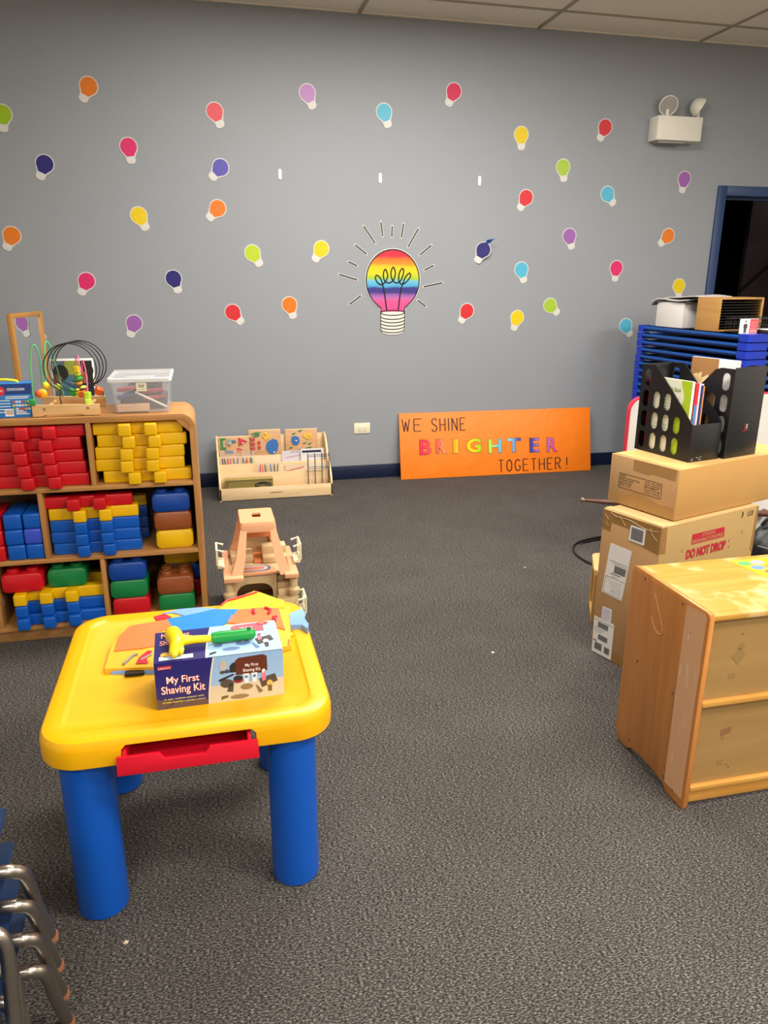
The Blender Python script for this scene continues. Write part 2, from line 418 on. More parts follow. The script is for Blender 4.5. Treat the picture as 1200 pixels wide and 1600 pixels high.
# rainbow bulb
def rainbow():
    m, n, l, b = base_mat('rainbow_print')
    tc = n.new('ShaderNodeTexCoord'); sp = n.new('ShaderNodeSeparateXYZ'); nz = n.new('ShaderNodeTexNoise')
    nz.inputs['Scale'].default_value = 9; mp = n.new('ShaderNodeMapping'); mp.inputs['Scale'].default_value = (1, 1, 3)
    l.new(tc.outputs['Object'], mp.inputs[0]); l.new(mp.outputs[0], nz.inputs['Vector']); l.new(tc.outputs['Object'], sp.inputs[0])
    mm = n.new('ShaderNodeMath'); mm.operation = 'MULTIPLY_ADD'; mm.inputs[1].default_value = .02; l.new(nz.outputs['Fac'], mm.inputs[0]); l.new(sp.outputs[2], mm.inputs[2])
    mr = n.new('ShaderNodeMapRange'); mr.inputs[1].default_value = -.20; mr.inputs[2].default_value = .22
    l.new(mm.outputs[0], mr.inputs[0])
    r = n.new('ShaderNodeValToRGB'); e = r.color_ramp.elements
    bands = [(.02, '#ee4a94'), (.17, '#e65a9c'), (.21, '#cc6cb4'), (.265, '#9a60b0'), (.30, '#3b2d86'), (.375, '#35308c'), (.405, '#4cb0de'), (.485, '#6cc6e6'), (.525, '#a8d038'),
             (.60, '#e4dc10'), (.66, '#f6d800'), (.72, '#f6cc00'), (.755, '#f29a1c'), (.84, '#ee7018'), (.875, '#e81c3c'), (1, '#e41a3c')]
    e[0].position, e[0].color = bands[0][0], lin(ink(bands[0][1], .89)); e[1].position, e[1].color = bands[-1][0], lin(ink(bands[-1][1], .89))
    for p, c in bands[1:-1]:
        k = e.new(p); k.color = lin(ink(c, .89))
    l.new(mr.outputs[0], r.inputs[0]); l.new(r.outputs[0], b.inputs['Base Color']); b.inputs['Roughness'].default_value = .4
    return m
RB = thing('rainbow_bulb', 'large rainbow striped light bulb cutout in the middle of the wall', 'wall decoration', (1.327, 0, 1.417))
M0 = FRONT(0)
def big_outline(e=0):
    pts = []
    for k in range(41):
        a = math.radians(-52 + 284*k/40); pts.append(((.191+e)*math.cos(a), (.203+e)*math.sin(a)))
    L = [(-.088-e, -.185), (-.084-e, -.212)]
    return pts, L
b = MB(); pts, L = big_outline(.009)
base = [(-.093, -.335), (-.07, -.36), (-.03, -.371), (.03, -.371), (.07, -.36), (.093, -.335)]
b.prism(pts + L + base + [(-p[0], p[1]) for p in reversed(L)], .001, .005, BORD, M0)
b.build('backing', RB)
b = MB(); pts, L = big_outline(); b.flat(pts+L+[(-p[0], p[1]) for p in reversed(L)], .0056, rainbow(), M0); b.build('globe', RB)
b = MB(); out = pts + L
b.tube([(p[0], -.006, p[1]) for p in reversed(L)][0:0] + [(L[1][0], -.006, L[1][1]), (L[0][0], -.006, L[0][1])] + [(p[0], -.006, p[1]) for p in reversed(pts)] + [(-L[0][0], -.006, L[0][1]), (-L[1][0], -.006, L[1][1])], .0040, BLACK, 6)
b.build('outline', RB)
fil = [(1.283,1.217),(1.264,1.341),(1.243,1.419),(1.213,1.45),(1.201,1.431),(1.218,1.4),(1.247,1.388),(1.276,1.412),(1.289,1.451),(1.272,1.49),(1.258,1.458),(1.268,1.412),(1.302,1.4),(1.331,1.42),(1.344,1.467),(1.328,1.505),(1.312,1.466),(1.323,1.42),(1.353,1.4),(1.386,1.42),(1.404,1.475),(1.394,1.496),(1.373,1.467),(1.369,1.42),(1.387,1.392),(1.421,1.404),(1.454,1.444),(1.445,1.465),(1.42,1.443),(1.399,1.396),(1.383,1.341),(1.367,1.217)]
b = MB(); b.tube([(x-1.327, -.0066, z-1.417) for x, z in fil], .0046, BLACK, 6, smooth=4); b.build('filament', RB)
b = MB(); CRM = plain('#dcd8ce', .4)
b.flat(base + [(.088, -.215), (-.088, -.215)], .0056, CRM, M0)
def arc(z, sag, w): return [(w*math.cos(PI+PI*k/14), -.0066, z+sag*math.sin(PI+PI*k/14)) for k in range(15)]
b.tube([(.085*math.cos(2*PI*k/30), -.0066, -.220+.017*math.sin(2*PI*k/30)) for k in range(30)], .0030, BLACK, 6, closed=True)
for k in range(5): b.tube(arc(-.243-k*.023, .022, .088-(.004 if k == 4 else 0)), .0030, BLACK, 6)
for s in (-1, 1): b.tube([(s*.0875, -.0066, -.205), (s*.0875, -.0066, -.335)], .0030, BLACK, 6)
b.build('screw_base', RB)
RAYS = [(1.119,1.770,1.201,1.658,'upper left, long'),(1.240,1.798,1.254,1.704,'top, second left of centre'),(1.320,1.773,1.318,1.701,'top centre, the shortest upright one'),(1.401,1.790,1.385,1.698,'top, just right of centre'),(1.508,1.761,1.433,1.636,'upper right, long and steep'),(1.604,1.653,1.520,1.585,'upper right, below the long steep one'),(1.623,1.519,1.555,1.485,'right side, short, above the long flat one'),(1.693,1.401,1.550,1.373,'right side, long and nearly flat'),(1.508,1.283,1.573,1.238,'lower right, lowest on that side'),(1.100,1.315,1.016,1.255,'lower left, lowest on that side'),(.945,1.455,1.074,1.419,'left side, long and nearly flat'),(1.011,1.539,1.075,1.510,'left side, short, above the long flat one'),(1.060,1.648,1.141,1.587,'left side, third up from the lowest')]
RAYLAB = ['long slanting ray strip at the upper left of the rainbow bulb', 'upright ray strip above the rainbow bulb, left of the shortest one', 'shortest upright ray strip centred above the rainbow bulb', 'upright ray strip above the rainbow bulb, right of the shortest one',
 'long steep ray strip at the upper right of the rainbow bulb', 'slanting ray strip right of the rainbow bulb top, below the long steep one', 'short ray strip right of the rainbow bulb above the long flat one', 'long nearly flat ray strip at the right of the rainbow bulb', 'lowest ray strip right of the rainbow bulb, pointing down',
 'lowest ray strip left of the rainbow bulb, pointing down', 'long nearly flat ray strip at the left of the rainbow bulb', 'short ray strip left of the rainbow bulb above the long flat one', 'slanting ray strip left of the rainbow bulb, below the upper long one']
for (x0, z0, x1, z1, _), lab in zip(RAYS, RAYLAB):
    cx, cz = (x0+x1)/2, (z0+z1)/2; L = math.hypot(x1-x0, z1-z0); a = math.atan2(z1-z0, x1-x0)
    M = FRONT(0) @ Matrix.Rotation(a, 4, 'Z')
    b = MB(); b.prism(rrect(L/2+.006, .0080, .006, 4), .0005, .002, BORD, M); b.prism(rrect(L/2, .0045, .004, 3), .002, .0028, BLACK, M)
    tag(b.build('bulb_ray', loc=(cx, 0, cz)), lab, 'wall decoration', 'black ray strips round the rainbow bulb')
for (x, z), lab in zip([(.565, 2.075), (1.235, 2.072), (1.94, 2.075)], ['white adhesive strip on the wall, left of the three in a row', 'white adhesive strip on the wall, middle of the three in a row', 'white adhesive strip on the wall, right of the three in a row']):
    b = MB(); b.prism(rrect(.0105, .032, .010, 4), .0005, .004, WHITE, FRONT(0)); b.prism(rrect(.0095, .008, .007, 4, 0, -.022), .004, .006, PAPER, FRONT(0))
    tag(b.build('hanging_strip', loc=(x, 0, z)), lab, 'adhesive strip', 'adhesive strips on the wall')
# outlet plate
t = thing('outlet_plate', 'cream double outlet plate low on the grey wall', 'outlet', (1.1015, 0, .379))
b = MB(); b.prism(rrect(.060, .039, .004, 3), .0005, .006, CREAM, FRONT(0), bev=.002); b.build('plate', t)
for x in (-.017, .019):
    b = MB(); b.prism(rrect(.0155, .018, .012, 5, x, -.002), .006, .0085, CREAM, FRONT(0), bev=.001)
    for s in (-.005, .005): b.rect(x+s-.001, -.004, x+s+.001, .006, .0087, INK, FRONT(0))
    b.disc(x, -.011, .0022, .0022, .0087, INK, FRONT(0), 10); b.build('socket', t)

# ------------------------------------------------------------------ emergency light
t = thing('emergency_light', 'white box emergency light with two round lamp heads on wall', 'emergency light', (3.385, 0, 2.447))
EM = plain('#e3dfd2', .42)
b = MB(); b.box((-.182, -.112, -.078), (.172, 0, .078), EM, .005); b.box((-.15, -.09, -.092), (.06, -.01, -.078), plain('#9c9a92', .6), .003); b.build('housing', t)
REFL = plain('#cfcac2', .12, metal=1, name='reflector'); LENS = clear('lens', '#f4f4f0', .14, .08)
for x, yaw, tilt, zz in ((-.085, -14, 20, .0), (.160, 72, 30, .0)):
    b = MB(); b.tube([(x, -.06, .075), (x, -.06, .125)], .012, EM, 12); st = b.build('swivel_stem', t)
    prof = [(.012, -.060), (.036, -.050), (.056, -.026), (.066, 0), (.066, .010), (.060, .012), (.060, .002)]
    MX = Matrix.Translation((x, -.062, .150)) @ Matrix.Rotation(math.radians(yaw), 4, 'Z') @ Matrix.Rotation(math.radians(90+tilt), 4, 'X')
    b = MB(); b.lathe(prof, EM, n=28, M=MX); hd = b.build('lamp_head', t)
    b = MB(); b.lathe([(.060, .003), (.050, -.022), (.030, -.042), (.008, -.050)], REFL, n=24, M=MX); b.build('reflector', hd)
    b = MB(); b.ball((0, 0, -.022), .012, plain('#eceae2', .2), M=MX); b.build('bulb', hd)
    b = MB(); b.lathe([(.060, .004), (.040, .012), (.012, .016), (.002, .0165)], LENS, n=24, M=MX); b.build('lens', hd)

# ------------------------------------------------------------------ orange banner
ORA = plain('#ef7a08', .5, var=.06, vs=9, bump=1.0, bs=6, name='orange_butcher_paper')
ang = math.atan2(.10, .478)
BX0, BW, BH = 1.372, 1.523, .489
t = thing('banner', 'orange paper banner with cut letters leaning on the wall', 'banner', (BX0, -.112, 0), math.radians(-1.5))
MB_ = Matrix.Rotation(-ang, 4, 'X') @ FRONT(0)
b = MB(); b.prism([(0, 0)] + [(0, BH), (BW, BH), (BW, 0)], -.007, .006, ORA, MB_, bev=.004); b.build('board', t)
def u(px): return (px-624)/296*1.52 - (px-624)*(920-px)/296/296*.06
def V(top, bot): return BH*(1-top), BH*(1-bot)
def bl(s, px0, px1, t0, t1, mat, bold, name, edge=None):
    y1, y0 = V(t0, t1); b = MB(); z = .0085
    if edge: b.text(s, u(px0)-.003, y0-.003, u(px1)+.003, y1+.003, .0078, edge, MB_, bold+.012)
    b.text(s, u(px0), y0, u(px1), y1, z, mat, MB_, bold); b.build(name, t)
# thin stencil-like strokes for the black lines of text
INKB = plain('#3a1a10', .35, name='black_foil')
STR = {'W': [[(0, 1), (.27, 0), (.5, .8), (.73, 0), (1, 1)]], 'E': [[(1, 1), (0, 1), (0, 0), (1, 0)], [(0, .52), (.8, .52)]], 'S': [[(1, .85), (.75, 1), (.25, 1), (0, .8), (.15, .6), (.85, .42), (1, .2), (.75, 0), (.25, 0), (0, .15)]],
       'H': [[(0, 0), (0, 1)], [(1, 0), (1, 1)], [(0, .5), (1, .5)]], 'I': [[(.5, 0), (.5, 1)]], 'N': [[(0, 0), (0, 1), (1, 0), (1, 1)]], 'T': [[(0, 1), (1, 1)], [(.5, 1), (.5, 0)]],
       'O': [[(.5, 1), (.1, .85), (0, .5), (.1, .15), (.5, 0), (.9, .15), (1, .5), (.9, .85), (.5, 1)]], 'G': [[(1, .85), (.6, 1), (.2, .9), (0, .5), (.2, .1), (.6, 0), (1, .15), (1, .45), (.6, .45)]],
       'R': [[(0, 0), (0, 1), (.7, 1), (1, .8), (.8, .55), (0, .5)], [(.45, .5), (1, 0)]], '!': [[(.5, 1), (.5, .3)], [(.5, .06), (.5, 0)]]}
def strokes(word, px0, px1, t0, t1, name):
    y1, y0 = V(t0, t1); x0, x1 = u(px0), u(px1); ws = [(.16 if c in 'I!' else .4 if c == ' ' else 1) for c in word]; gap = .62
    k = (x1-x0)/(sum(ws)+gap*(len(word)-1)); x = x0; b = MB()
    for c, w in zip(word, ws):
        for path in STR.get(c, []):
            for p, q in zip(path, path[1:]):
                P = (x+p[0]*w*k, y0+p[1]*(y1-y0)); Q = (x+q[0]*w*k, y0+q[1]*(y1-y0))
                b.line(P, Q, .0085 if abs(P[1]-Q[1]) > .3*abs(P[0]-Q[0]) else .0055, .0085, INKB, MB_)
        x += (w+gap)*k
    b.build(name, t)
strokes('WE', 628.5, 657.8, .09, .275, 'word_lettering'); strokes('SHINE', 674, 725.5, .095, .285, 'word_lettering'); strokes('TOGETHER', 775.7, 872.5, .77, .95, 'word_lettering'); strokes('!', 881, 884.5, .77, .95, 'exclamation_mark')
def rad(c1, c2, horiz):
    m, n, l, b = base_mat('foil_letter'); tc = n.new('ShaderNodeTexCoord'); sp = n.new('ShaderNodeSeparateXYZ'); l.new(tc.outputs['Generated'], sp.inputs[0])
    r = n.new('ShaderNodeValToRGB'); r.color_ramp.elements[0].position = .25; r.color_ramp.elements[1].position = .75
    r.color_ramp.elements[0].color = lin(c1); r.color_ramp.elements[1].color = lin(c2)
    l.new(sp.outputs[0 if horiz else 2], r.inputs[0]); l.new(r.outputs[0], b.inputs['Base Color']); b.inputs['Roughness'].default_value = .2
    return m
EDG = plain('#4a2a20', .5)
for s, p0, p1, t0, t1, c1, c2, hz in [('B', 654.3, 671.7, .41, .635, '#d8304c', '#e04a50', 1), ('R', 679.5, 696, .415, .625, '#e0604c', '#ee9468', 1), ('I', 705.5, 713.7, .415, .63, '#e89a20', '#f0c020', 1), ('G', 727, 749, .42, .635, '#f0d010', '#b8d020', 1),
    ('H', 760.7, 781, .44, .655, '#b4d84a', '#70b8d0', 1), ('T', 789.7, 811, .44, .655, '#90c8dc', '#4858a0', 1), ('E', 825, 839.5, .45, .67, '#3c3a90', '#9a68b0', 1), ('R', 852, 868, .455, .675, '#b060a8', '#d83c84', 1)]:
    bl(s, p0, p1, t0, t1, rad(c1, c2, hz), .028, 'foil_letter', EDG)
# ------------------------------------------------------------------ wooden tiered display stand with puzzles
DSX, DSY = .048, -.41
t = thing('display_stand', 'light birch tiered display stand on the carpet by the wall', 'display stand', (DSX, DSY, 0))
W = .762
prof = [(0, 0), (0, .10), (.012, .13), (.05, .175), (.09, .205), (.13, .23), (.17, .275), (.21, .33), (.25, .365), (.285, .38), (.335, .382), (.335, 0)]
MS = Matrix(((0, 0, 1, 0), (1, 0, 0, 0), (0, 1, 0, 0), (0, 0, 0, 1)))
for x in (0, W-.013):
    b = MB(); b.prism(prof, x, x+.013, BIRCHV, MS, bev=.002); b.build('side_panel', t)
def board(name, y, z0, z1, x0=.013, x1=W-.013, th=.010, m=BIRCH):
    b = MB(); b.box((x0, y, z0), (x1, y+th, z1), m, .002); return b.build(name, t)
lip = board('front_lip', 0.0, .004, .086, 0.0, W)
b = MB(); b.text('Lakeshore', .335, .040, .415, .052, 0, INK, frame((0, -.0006, 0), (1, 0, 0), (0, 0, 1)), .01); b.build('lettering', lip)
board('divider', .085, .02, .165); board('divider', .17, .02, .212); board('divider', .25, .02, .248); board('back_panel', .322, .004, .376)
b = MB(); b.box((.013, .010, .004), (W-.013, .085, .03), BIRCH); b.box((.013, .095, .004), (W-.013, .17, .125), BIRCH); b.box((.013, .18, .004), (W-.013, .25, .175), BIRCH); b.box((.013, .26, .004), (W-.013, .322, .19), BIRCH); b.build('tray_floor', t)
PZ = wood('puzzle_board', '#b88a5c', '#cda077', 0); KN = plain('#d8cdb0', .3)
def puzzle(x, w, h, label, shapes):
    p = thing('knob_puzzle', label, 'puzzle', (DSX+x+w/2, DSY+.277, .1955), 0, 'knob puzzles on the display stand'); p.rotation_euler = (math.radians(-8), 0, 0)
    b = MB(); b.box((-w/2, 0, 0), (w/2, .010, h), PZ, .002); b.box((-w/2, -.001, h-.008), (w/2, .0105, h), BIRCH, .002); b.build('board', p)
    M = frame((0, -.0012, 0), (1, 0, 0), (0, 0, 1))
    for nm, mat, pts, kn in shapes:
        b = MB(); b.prism([(q[0]*w-w/2, q[1]*h) for q in pts], 0, .004, mat, M); pc = b.build('piece', p)
        if kn:
            k = MB(); k.lathe([(.003, 0), (.003, .006), (.006, .009), (.006, .013), (.002, .015)], KN, n=10, M=M @ Matrix.Translation((kn[0]*w-w/2, kn[1]*h, .004))); k.build('knob', pc)
def ell(cx, cy, rx, ry, n=14): return [(cx+rx*math.cos(2*PI*k/n), cy+ry*math.sin(2*PI*k/n)) for k in range(n)]
PG, PR, PB, PY, PGY, PTE = plain('#2c7a44', .4), plain('#b8363a', .4), plain('#2763a4', .4), plain('#d8aa30', .4), plain('#8b9088', .5), plain('#3c6f90', .4)
puzzle(.018, .225, .185, 'knob puzzle with green, blue and red geometric shapes, leftmost on stand', [('c', PG, [(.05,.95),(.22,.95),(.22,.90),(.13,.88),(.13,.62),(.22,.60),(.22,.52),(.05,.52)], None), ('o', PGY, ell(.3,.78,.09,.13), (.33,.75)), ('r', PTE, [(.40,.76),(.52,.76),(.52,.86),(.40,.86)], None), ('t', PR, [(.60,.62),(.60,.95),(.88,.80)], (.73,.74)), ('q', PTE, [(.17,.38),(.42,.38),(.42,.48),(.17,.48)], None), ('u', PR, [(.55,.38),(.72,.5),(.55,.58)], None)])
puzzle(.225, .222, .225, 'knob puzzle with one large blue leaf piece, middle of the stand', [('l', PB, [(.52,.50),(.58,.62),(.75,.70),(.88,.66),(.92,.5),(.88,.34),(.78,.22),(.70,.20),(.58,.30),(.52,.40)], (.76,.28)), ('y', PY, [(.42,.80),(.5,.95),(.56,.82),(.66,.93),(.66,.74),(.5,.66)], (.53,.88)), ('g1', PG, [(.05,.86),(.2,.92),(.38,.92),(.3,.86)], None), ('g2', PG, [(.1,.8),(.3,.86),(.36,.82),(.2,.77)], None)] + [('d%d' % k, PR, ell(.13+.0*k, .70-.14*k, .06, .055), None) for k in range(3)] + [('e%d' % k, PR, ell(.31, .60-.15*k, .05, .06), None) for k in range(2)])
puzzle(.478, .228, .22, 'knob puzzle of blue, yellow and green flowers, rightmost on stand', [('b', PB, [(.18,.62),(.2,.75),(.32,.78),(.43,.72),(.44,.58),(.36,.48),(.24,.50)], (.33,.62)), ('y', PY, [(.55,.74),(.56,.84),(.66,.82),(.74,.93),(.82,.84),(.82,.7),(.72,.64),(.62,.7)], (.74,.8)), ('g', PG, [(.58,.22),(.62,.38),(.76,.42),(.87,.34),(.88,.2),(.8,.08),(.64,.08)], (.72,.24))] + [('f%d' % k, PG, [(x,y),(x+.06,y+.035),(x+.14,y+.04),(x+.08,y-.01)], None) for k, (x, y) in enumerate([(.2,.84),(.4,.92),(.52,.52),(.68,.50),(.1,.40),(.38,.32),(.40,.22),(.34,.10)])])
BAG = clear('clear_bag', '#f2f0ee', .11, .10)
CRC = {'red': '#c8242c', 'orange': '#e8701c', 'yellow': '#e8c01c', 'green': '#2a8a48', 'blue': '#2060b0', 'black': '#1c1c20', 'pink': '#e84a88', 'purple': '#704090', 'brown': '#7a4426', 'navy': '#24305c'}
def bag(x0, x1, y, z0, h, cols, label, where):
    bg = thing('clear_bag', label, 'bag', (DSX+(x0+x1)/2, DSY+y, z0), 0, 'clear bags of crayons on the display stand'); w = x1-x0
    rows = []
    for k in range(9):
        z = h*k/8; th = .013*(1-(k/8)**2)+.0015
        rows.append([(w/2*math.cos(a)*(1-.06*math.sin(k*2.1))+.003*math.sin(3*a+k), th*math.sin(a)+.004*math.sin(k*1.7+2*a)*(k/8), z+.004*math.sin(4*a)*(k/8)) for a in [2*PI*q/22 for q in range(22)]])
    b = MB(); b.loft(rows, BAG, cap1=False); b.build('film', bg)
    n = len(cols)
    for i, c in enumerate(cols):
        x = DSX+x0+w*(.16+.68*i/(max(1, n-1)))
        m = plain(CRC[c], .5)
        b = MB(); hh = h*.58; b.lathe([(.0038, 0), (.0042, .002), (.0042, hh*.86), (.0036, hh*.87), (.0012, hh), ], m, n=8); b.lathe([(.0044, hh*.12), (.0044, hh*.76)], plain(CRC[c], .7, var=.2, vs=80), n=8)
        o = b.build('crayon', loc=(x, DSY+y, z0+.003), rot=(math.radians(random.uniform(-3, 3)), math.radians(random.uniform(-9, 9)), 0))
        tag(o, '%s crayon in the clear bag %s' % (c, where), 'crayon', 'crayons in the clear bags')
bag(.02, .155, .213, .1755, .125, ['navy', 'black', 'red', 'pink', 'yellow', 'blue', 'purple'], 'clear bag of crayons at the left end of the display stand', 'at the left end of the stand')
bag(.165, .255, .213, .1755, .12, ['blue', 'red', 'orange', 'yellow', 'black', 'green'], 'clear bag of crayons between the left bag and blue leaf puzzle', 'below the edge of the blue leaf puzzle')
bag(.25, .43, .13, .1255, .15, ['red', 'orange', 'navy', 'yellow', 'blue', 'black', 'brown'], 'large crinkled clear bag of crayons in the middle tray of the stand', 'in the middle tray of the stand')
GOLD = plain('#a58d4a', .35, var=.12, vs=30); GOLDD = plain('#6e5f2e', .5, var=.2, vs=60)
tn = thing('game_box', 'flat gold and olive box in the front tray of the display stand', 'box', (DSX+.04, DSY+.0125, .031))
b = MB(); b.box((0, 0, 0), (.318, .058, .112), GOLD, .002); b.build('carton', tn)
b = MB(); M = frame((0, -.0006, 0), (1, 0, 0), (0, 0, 1)); b.rect(.004, .002, .314, .108, 0, GOLDD, M); b.rect(.02, .004, .31, .098, .0002, plain('#85743c', .5, var=.2, vs=60), M)
pts = [(.195+.11*k/10, .078+.012*math.sin(PI*k/10)) for k in range(11)]; b.flat(pts+[(p[0], p[1]-.028) for p in reversed(pts)], .0004, INK, M); b.text('Wooden Toy', .203, .060, .298, .076, .0006, GOLD, M)
b.line((.085, .05), (.10, .03), .002, .0004, INK, M); b.line((.10, .03), (.112, .054), .002, .0004, INK, M); b.build('printed_front', tn)
# wire rack and papers
WN = plain('#252a4a', .4)
wr = thing('wire_rack', 'small navy wire rack standing in the front tray of the stand', 'wire rack', (DSX+.60, DSY+.02, .030))
b = MB()
for k in range(4): b.tube([(k*.048, 0, 0), (k*.048, 0, .245), (k*.048+.002, .045, .26), (k*.048+.002, .05, 0)], .0018, WN, 6)
for z in (.16, .245): b.tube([(0, 0, z), (.144, 0, z), (.147, .048, z), (.002, .048, z)], .0018, WN, 6, closed=True)
b.build('wire_frame', wr)
for i, (x, y, z, w, h, c, lab) in enumerate([(.445, .24, .1755, .135, .098, '#cdc8d2', 'pale printed card sheet left of the navy wire rack'), (.575, .225, .1755, .165, .110, '#dcdad6', 'white card sheet with blue heading behind the wire rack'), (.455, .16, .1255, .16, .068, '#d9c3a8', 'paintbrush card sheet with red stripe in the tray'), (.615, .158, .1255, .13, .070, '#dcd4bc', 'cream card sheet low behind the wire rack')]):
    p = thing('card_sheet', lab, 'card', (DSX+x, DSY+y, z), 0, 'card sheets on the display stand'); b = MB(); b.box((0, 0, 0), (w, .004, h), plain(c, .5, var=.05, vs=20)); M = frame((0, -.0005, 0), (1, 0, 0), (0, 0, 1))
    if i == 1: b.rect(.01, h-.028, w-.02, h-.012, 0, WN, M)
    if i == 2: b.line((.02, h-.045), (w-.03, h-.022), .006, 0, PR, M); b.ball((.012, -.002, h-.046), .006, INK)
    if i == 0: b.line((.02, h-.05), (w-.01, h-.035), .004, 0, plain('#b87078', .5), M); b.line((.06, h-.012), (w-.02, h-.008), .003, 0, INK, M)
    b.build('sheet', p)

# ------------------------------------------------------------------ castle dollhouse
PCH = plain('#e3a578', .42); PCHD = plain('#cf7a48', .45); SAND = plain('#cdb083', .45); SANDD = plain('#b99a6c', .5); CRE = plain('#e6dfbd', .42)
t = thing('toy_castle', 'beige and peach plastic toy castle on the carpet behind the yellow table', 'toy castle', (.182, -2.34, 0))
def at(lo, hi, m, name, bev=.004, par=None):
    b = MB(); b.box(lo, hi, m, bev); return b.build(name, par or t)
D = .36
b = MB()      # lower walls with front arch
arch = [(-.105, .015)] + [(-.105, .105)] + [(-.052+.053*math.cos(PI-PI/2*k/5)-.0, .105+.045*math.sin(PI-PI/2*k/5)) for k in range(6)] + [(-.0+.053*math.cos(PI/2-PI/2*k/5)-.0, .105+.045*math.sin(PI/2-PI/2*k/5)) for k in range(6)] + [(.053, .015)]
b.holed([(-.118, 0), (.07, 0), (.07, .195), (-.118, .195)], [arch], -.012, 0, SAND, frame((0, .10, 0), (1, 0, 0), (0, 0, 1)))
b.box((-.13, .045, 0), (-.118, D, .20), SAND, .003); b.box((.128, .02, 0), (.14, D, .20), SAND, .003); b.box((-.13, D-.012, 0), (.14, D, .20), SAND, .003)
b.box((-.12, .05, .0), (.13, D, .012), SANDD, .002)
b.build('lower_wall', t)
b = MB(); b.box((.065, .004, 0), (.135, .06, .105), SAND, .004)
for k in range(4): b.box((.072, .06+.04*k, .0), (.13, .10+.04*k, .12+.025*k), SAND, .005)
b.build('staircase', t)
b = MB(); b.box((-.118, .088, .190), (.07, .14, .205), PCH, .005); b.box((-.088, D-.03, .20), (.092, D-.015, .30), SAND, .006); b.box((-.06, D-.045, .20), (-.045, D-.02, .30), SANDD, .004); b.box((-.118, .10, .188), (.13, D, .204), SAND, .005)
b.box((.02, .19, .204), (.13, .24, .235), SAND, .006); b.box((.02, .24, .204), (.13, .30, .27), SAND, .006); b.box((-.12, .22, .204), (-.02, .32, .24), SAND, .006); b.box((-.02, .20, .204), (.02, .33, .214), PCHD, .004)
b.build('upper_floor', t)
for s in (-1, 1):      # peach corner slabs and sloped posts up to the roof
    b = MB()
    x0, x1 = (-.158, -.075) if s < 0 else (.098, .158)
    b.box((x0, 0, .200), (x1, .10 if s < 0 else .08, .222), PCH, .004); b.box((x0 if s < 0 else .125, .1005 if s < 0 else .0805, .200), (-.13 if s < 0 else x1, D, .222), PCH, .004)
    b.build('corner_slab', t)
RZ = .432
for sx in (-1, 1):
    for fr in (1, 0):
        bx, by = sx*.105, (.045 if fr else D-.03); tx, ty = sx*.062, (.10 if fr else .295)
        wd = .024
        lo = [(bx-wd, by-.022, .212), (bx+wd, by-.022, .212), (bx+wd, by+.022, .212), (bx-wd, by+.022, .212)]
        hi = [(tx-.014, ty-.010, RZ-.03), (tx+.014, ty-.010, RZ-.03), (tx+.014, ty+.010, RZ-.03), (tx-.014, ty+.010, RZ-.03)]
        mid = [tuple(a*.62+c*.38 for a, c in zip(p, q)) for p, q in zip(lo, hi)]
        mid = [(mx+(-sx*.006), my, mz) for mx, my, mz in mid]
        b = MB(); b.loft([lo, mid, hi], PCH); b.build('tower_post', t)
b = MB()
hole = [(p[0], p[1]+.205) for p in rrect(.019, .030, .008, 3)]
def rr(hx, y0, y1, r): return [(p[0], p[1]+(y0+y1)/2) for p in rrect(hx, (y1-y0)/2, r, 4)]
b.holed(rr(.074, .094, .305, .010), [hole], RZ-.008, RZ, PCH)
lp = [[(x, y, z) for x, y in rr(h, a, c, .012)] for h, a, c, z in ((.078, .088, .31, RZ-.042), (.0765, .09, .308, RZ-.012), (.074, .094, .305, RZ-.001))]
b.loft(lp, PCH, cap0=False, cap1=False)
b.box((-.07, .285, .30), (.07, .292, RZ-.02), PCHD, .002)
b.build('roof', t)
b = MB()
for k, (rx, c) in enumerate([(1, '#4d5070'), (.86, '#9aa6cc'), (.70, '#e2ddd8'), (.52, '#d8896a')]):
    b.prism(rrect(.083*(.35+.65*rx) if k else .083, .034*rx, .034*rx*.98, 6, -.034, .140), .2052, .2056+.0004*k, plain(c, .5))
b.build('oval_rug', t)
for sx, yy, z0, nm in ((-1, .16, .235, 'balcony'), (1, .16, .235, 'balcony'), (1, .02, .04, 'window_box')):
    b = MB(); X = sx*.150; o = sx*.03
    fr = [[(X, yy-.05, z0), (X+o, yy-.05, z0+.005), (X+o, yy-.05, z0+.075), (X, yy-.05, z0+.085)]]
    for y in (yy-.05, yy+.045): b.tube([(X, y, z0), (X+o, y, z0+.01), (X+o, y, z0+.08), (X, y, z0+.07)], .0055, CRE, 6)
    for q in ((X+o, z0+.01), (X+o, z0+.08), (X+o, z0+.045)): b.tube([(q[0], yy-.05, q[1]), (q[0], yy+.045, q[1])], .005, CRE, 6)
    b.box((min(X, X+o), yy-.05, z0-.008), (max(X, X+o), yy+.045, z0+.004), CRE, .003); b.build(nm, t)
for sx in (-1, 1):      # corner turrets under the slabs
    b = MB(); b.lathe([(.020, 0), (.020, .10), (.016, .108), (.026, .125), (.026, .140), (.016, .150), (.018, .198)], SAND, (sx*.138, .035, 0), 14); b.build('turret', t)

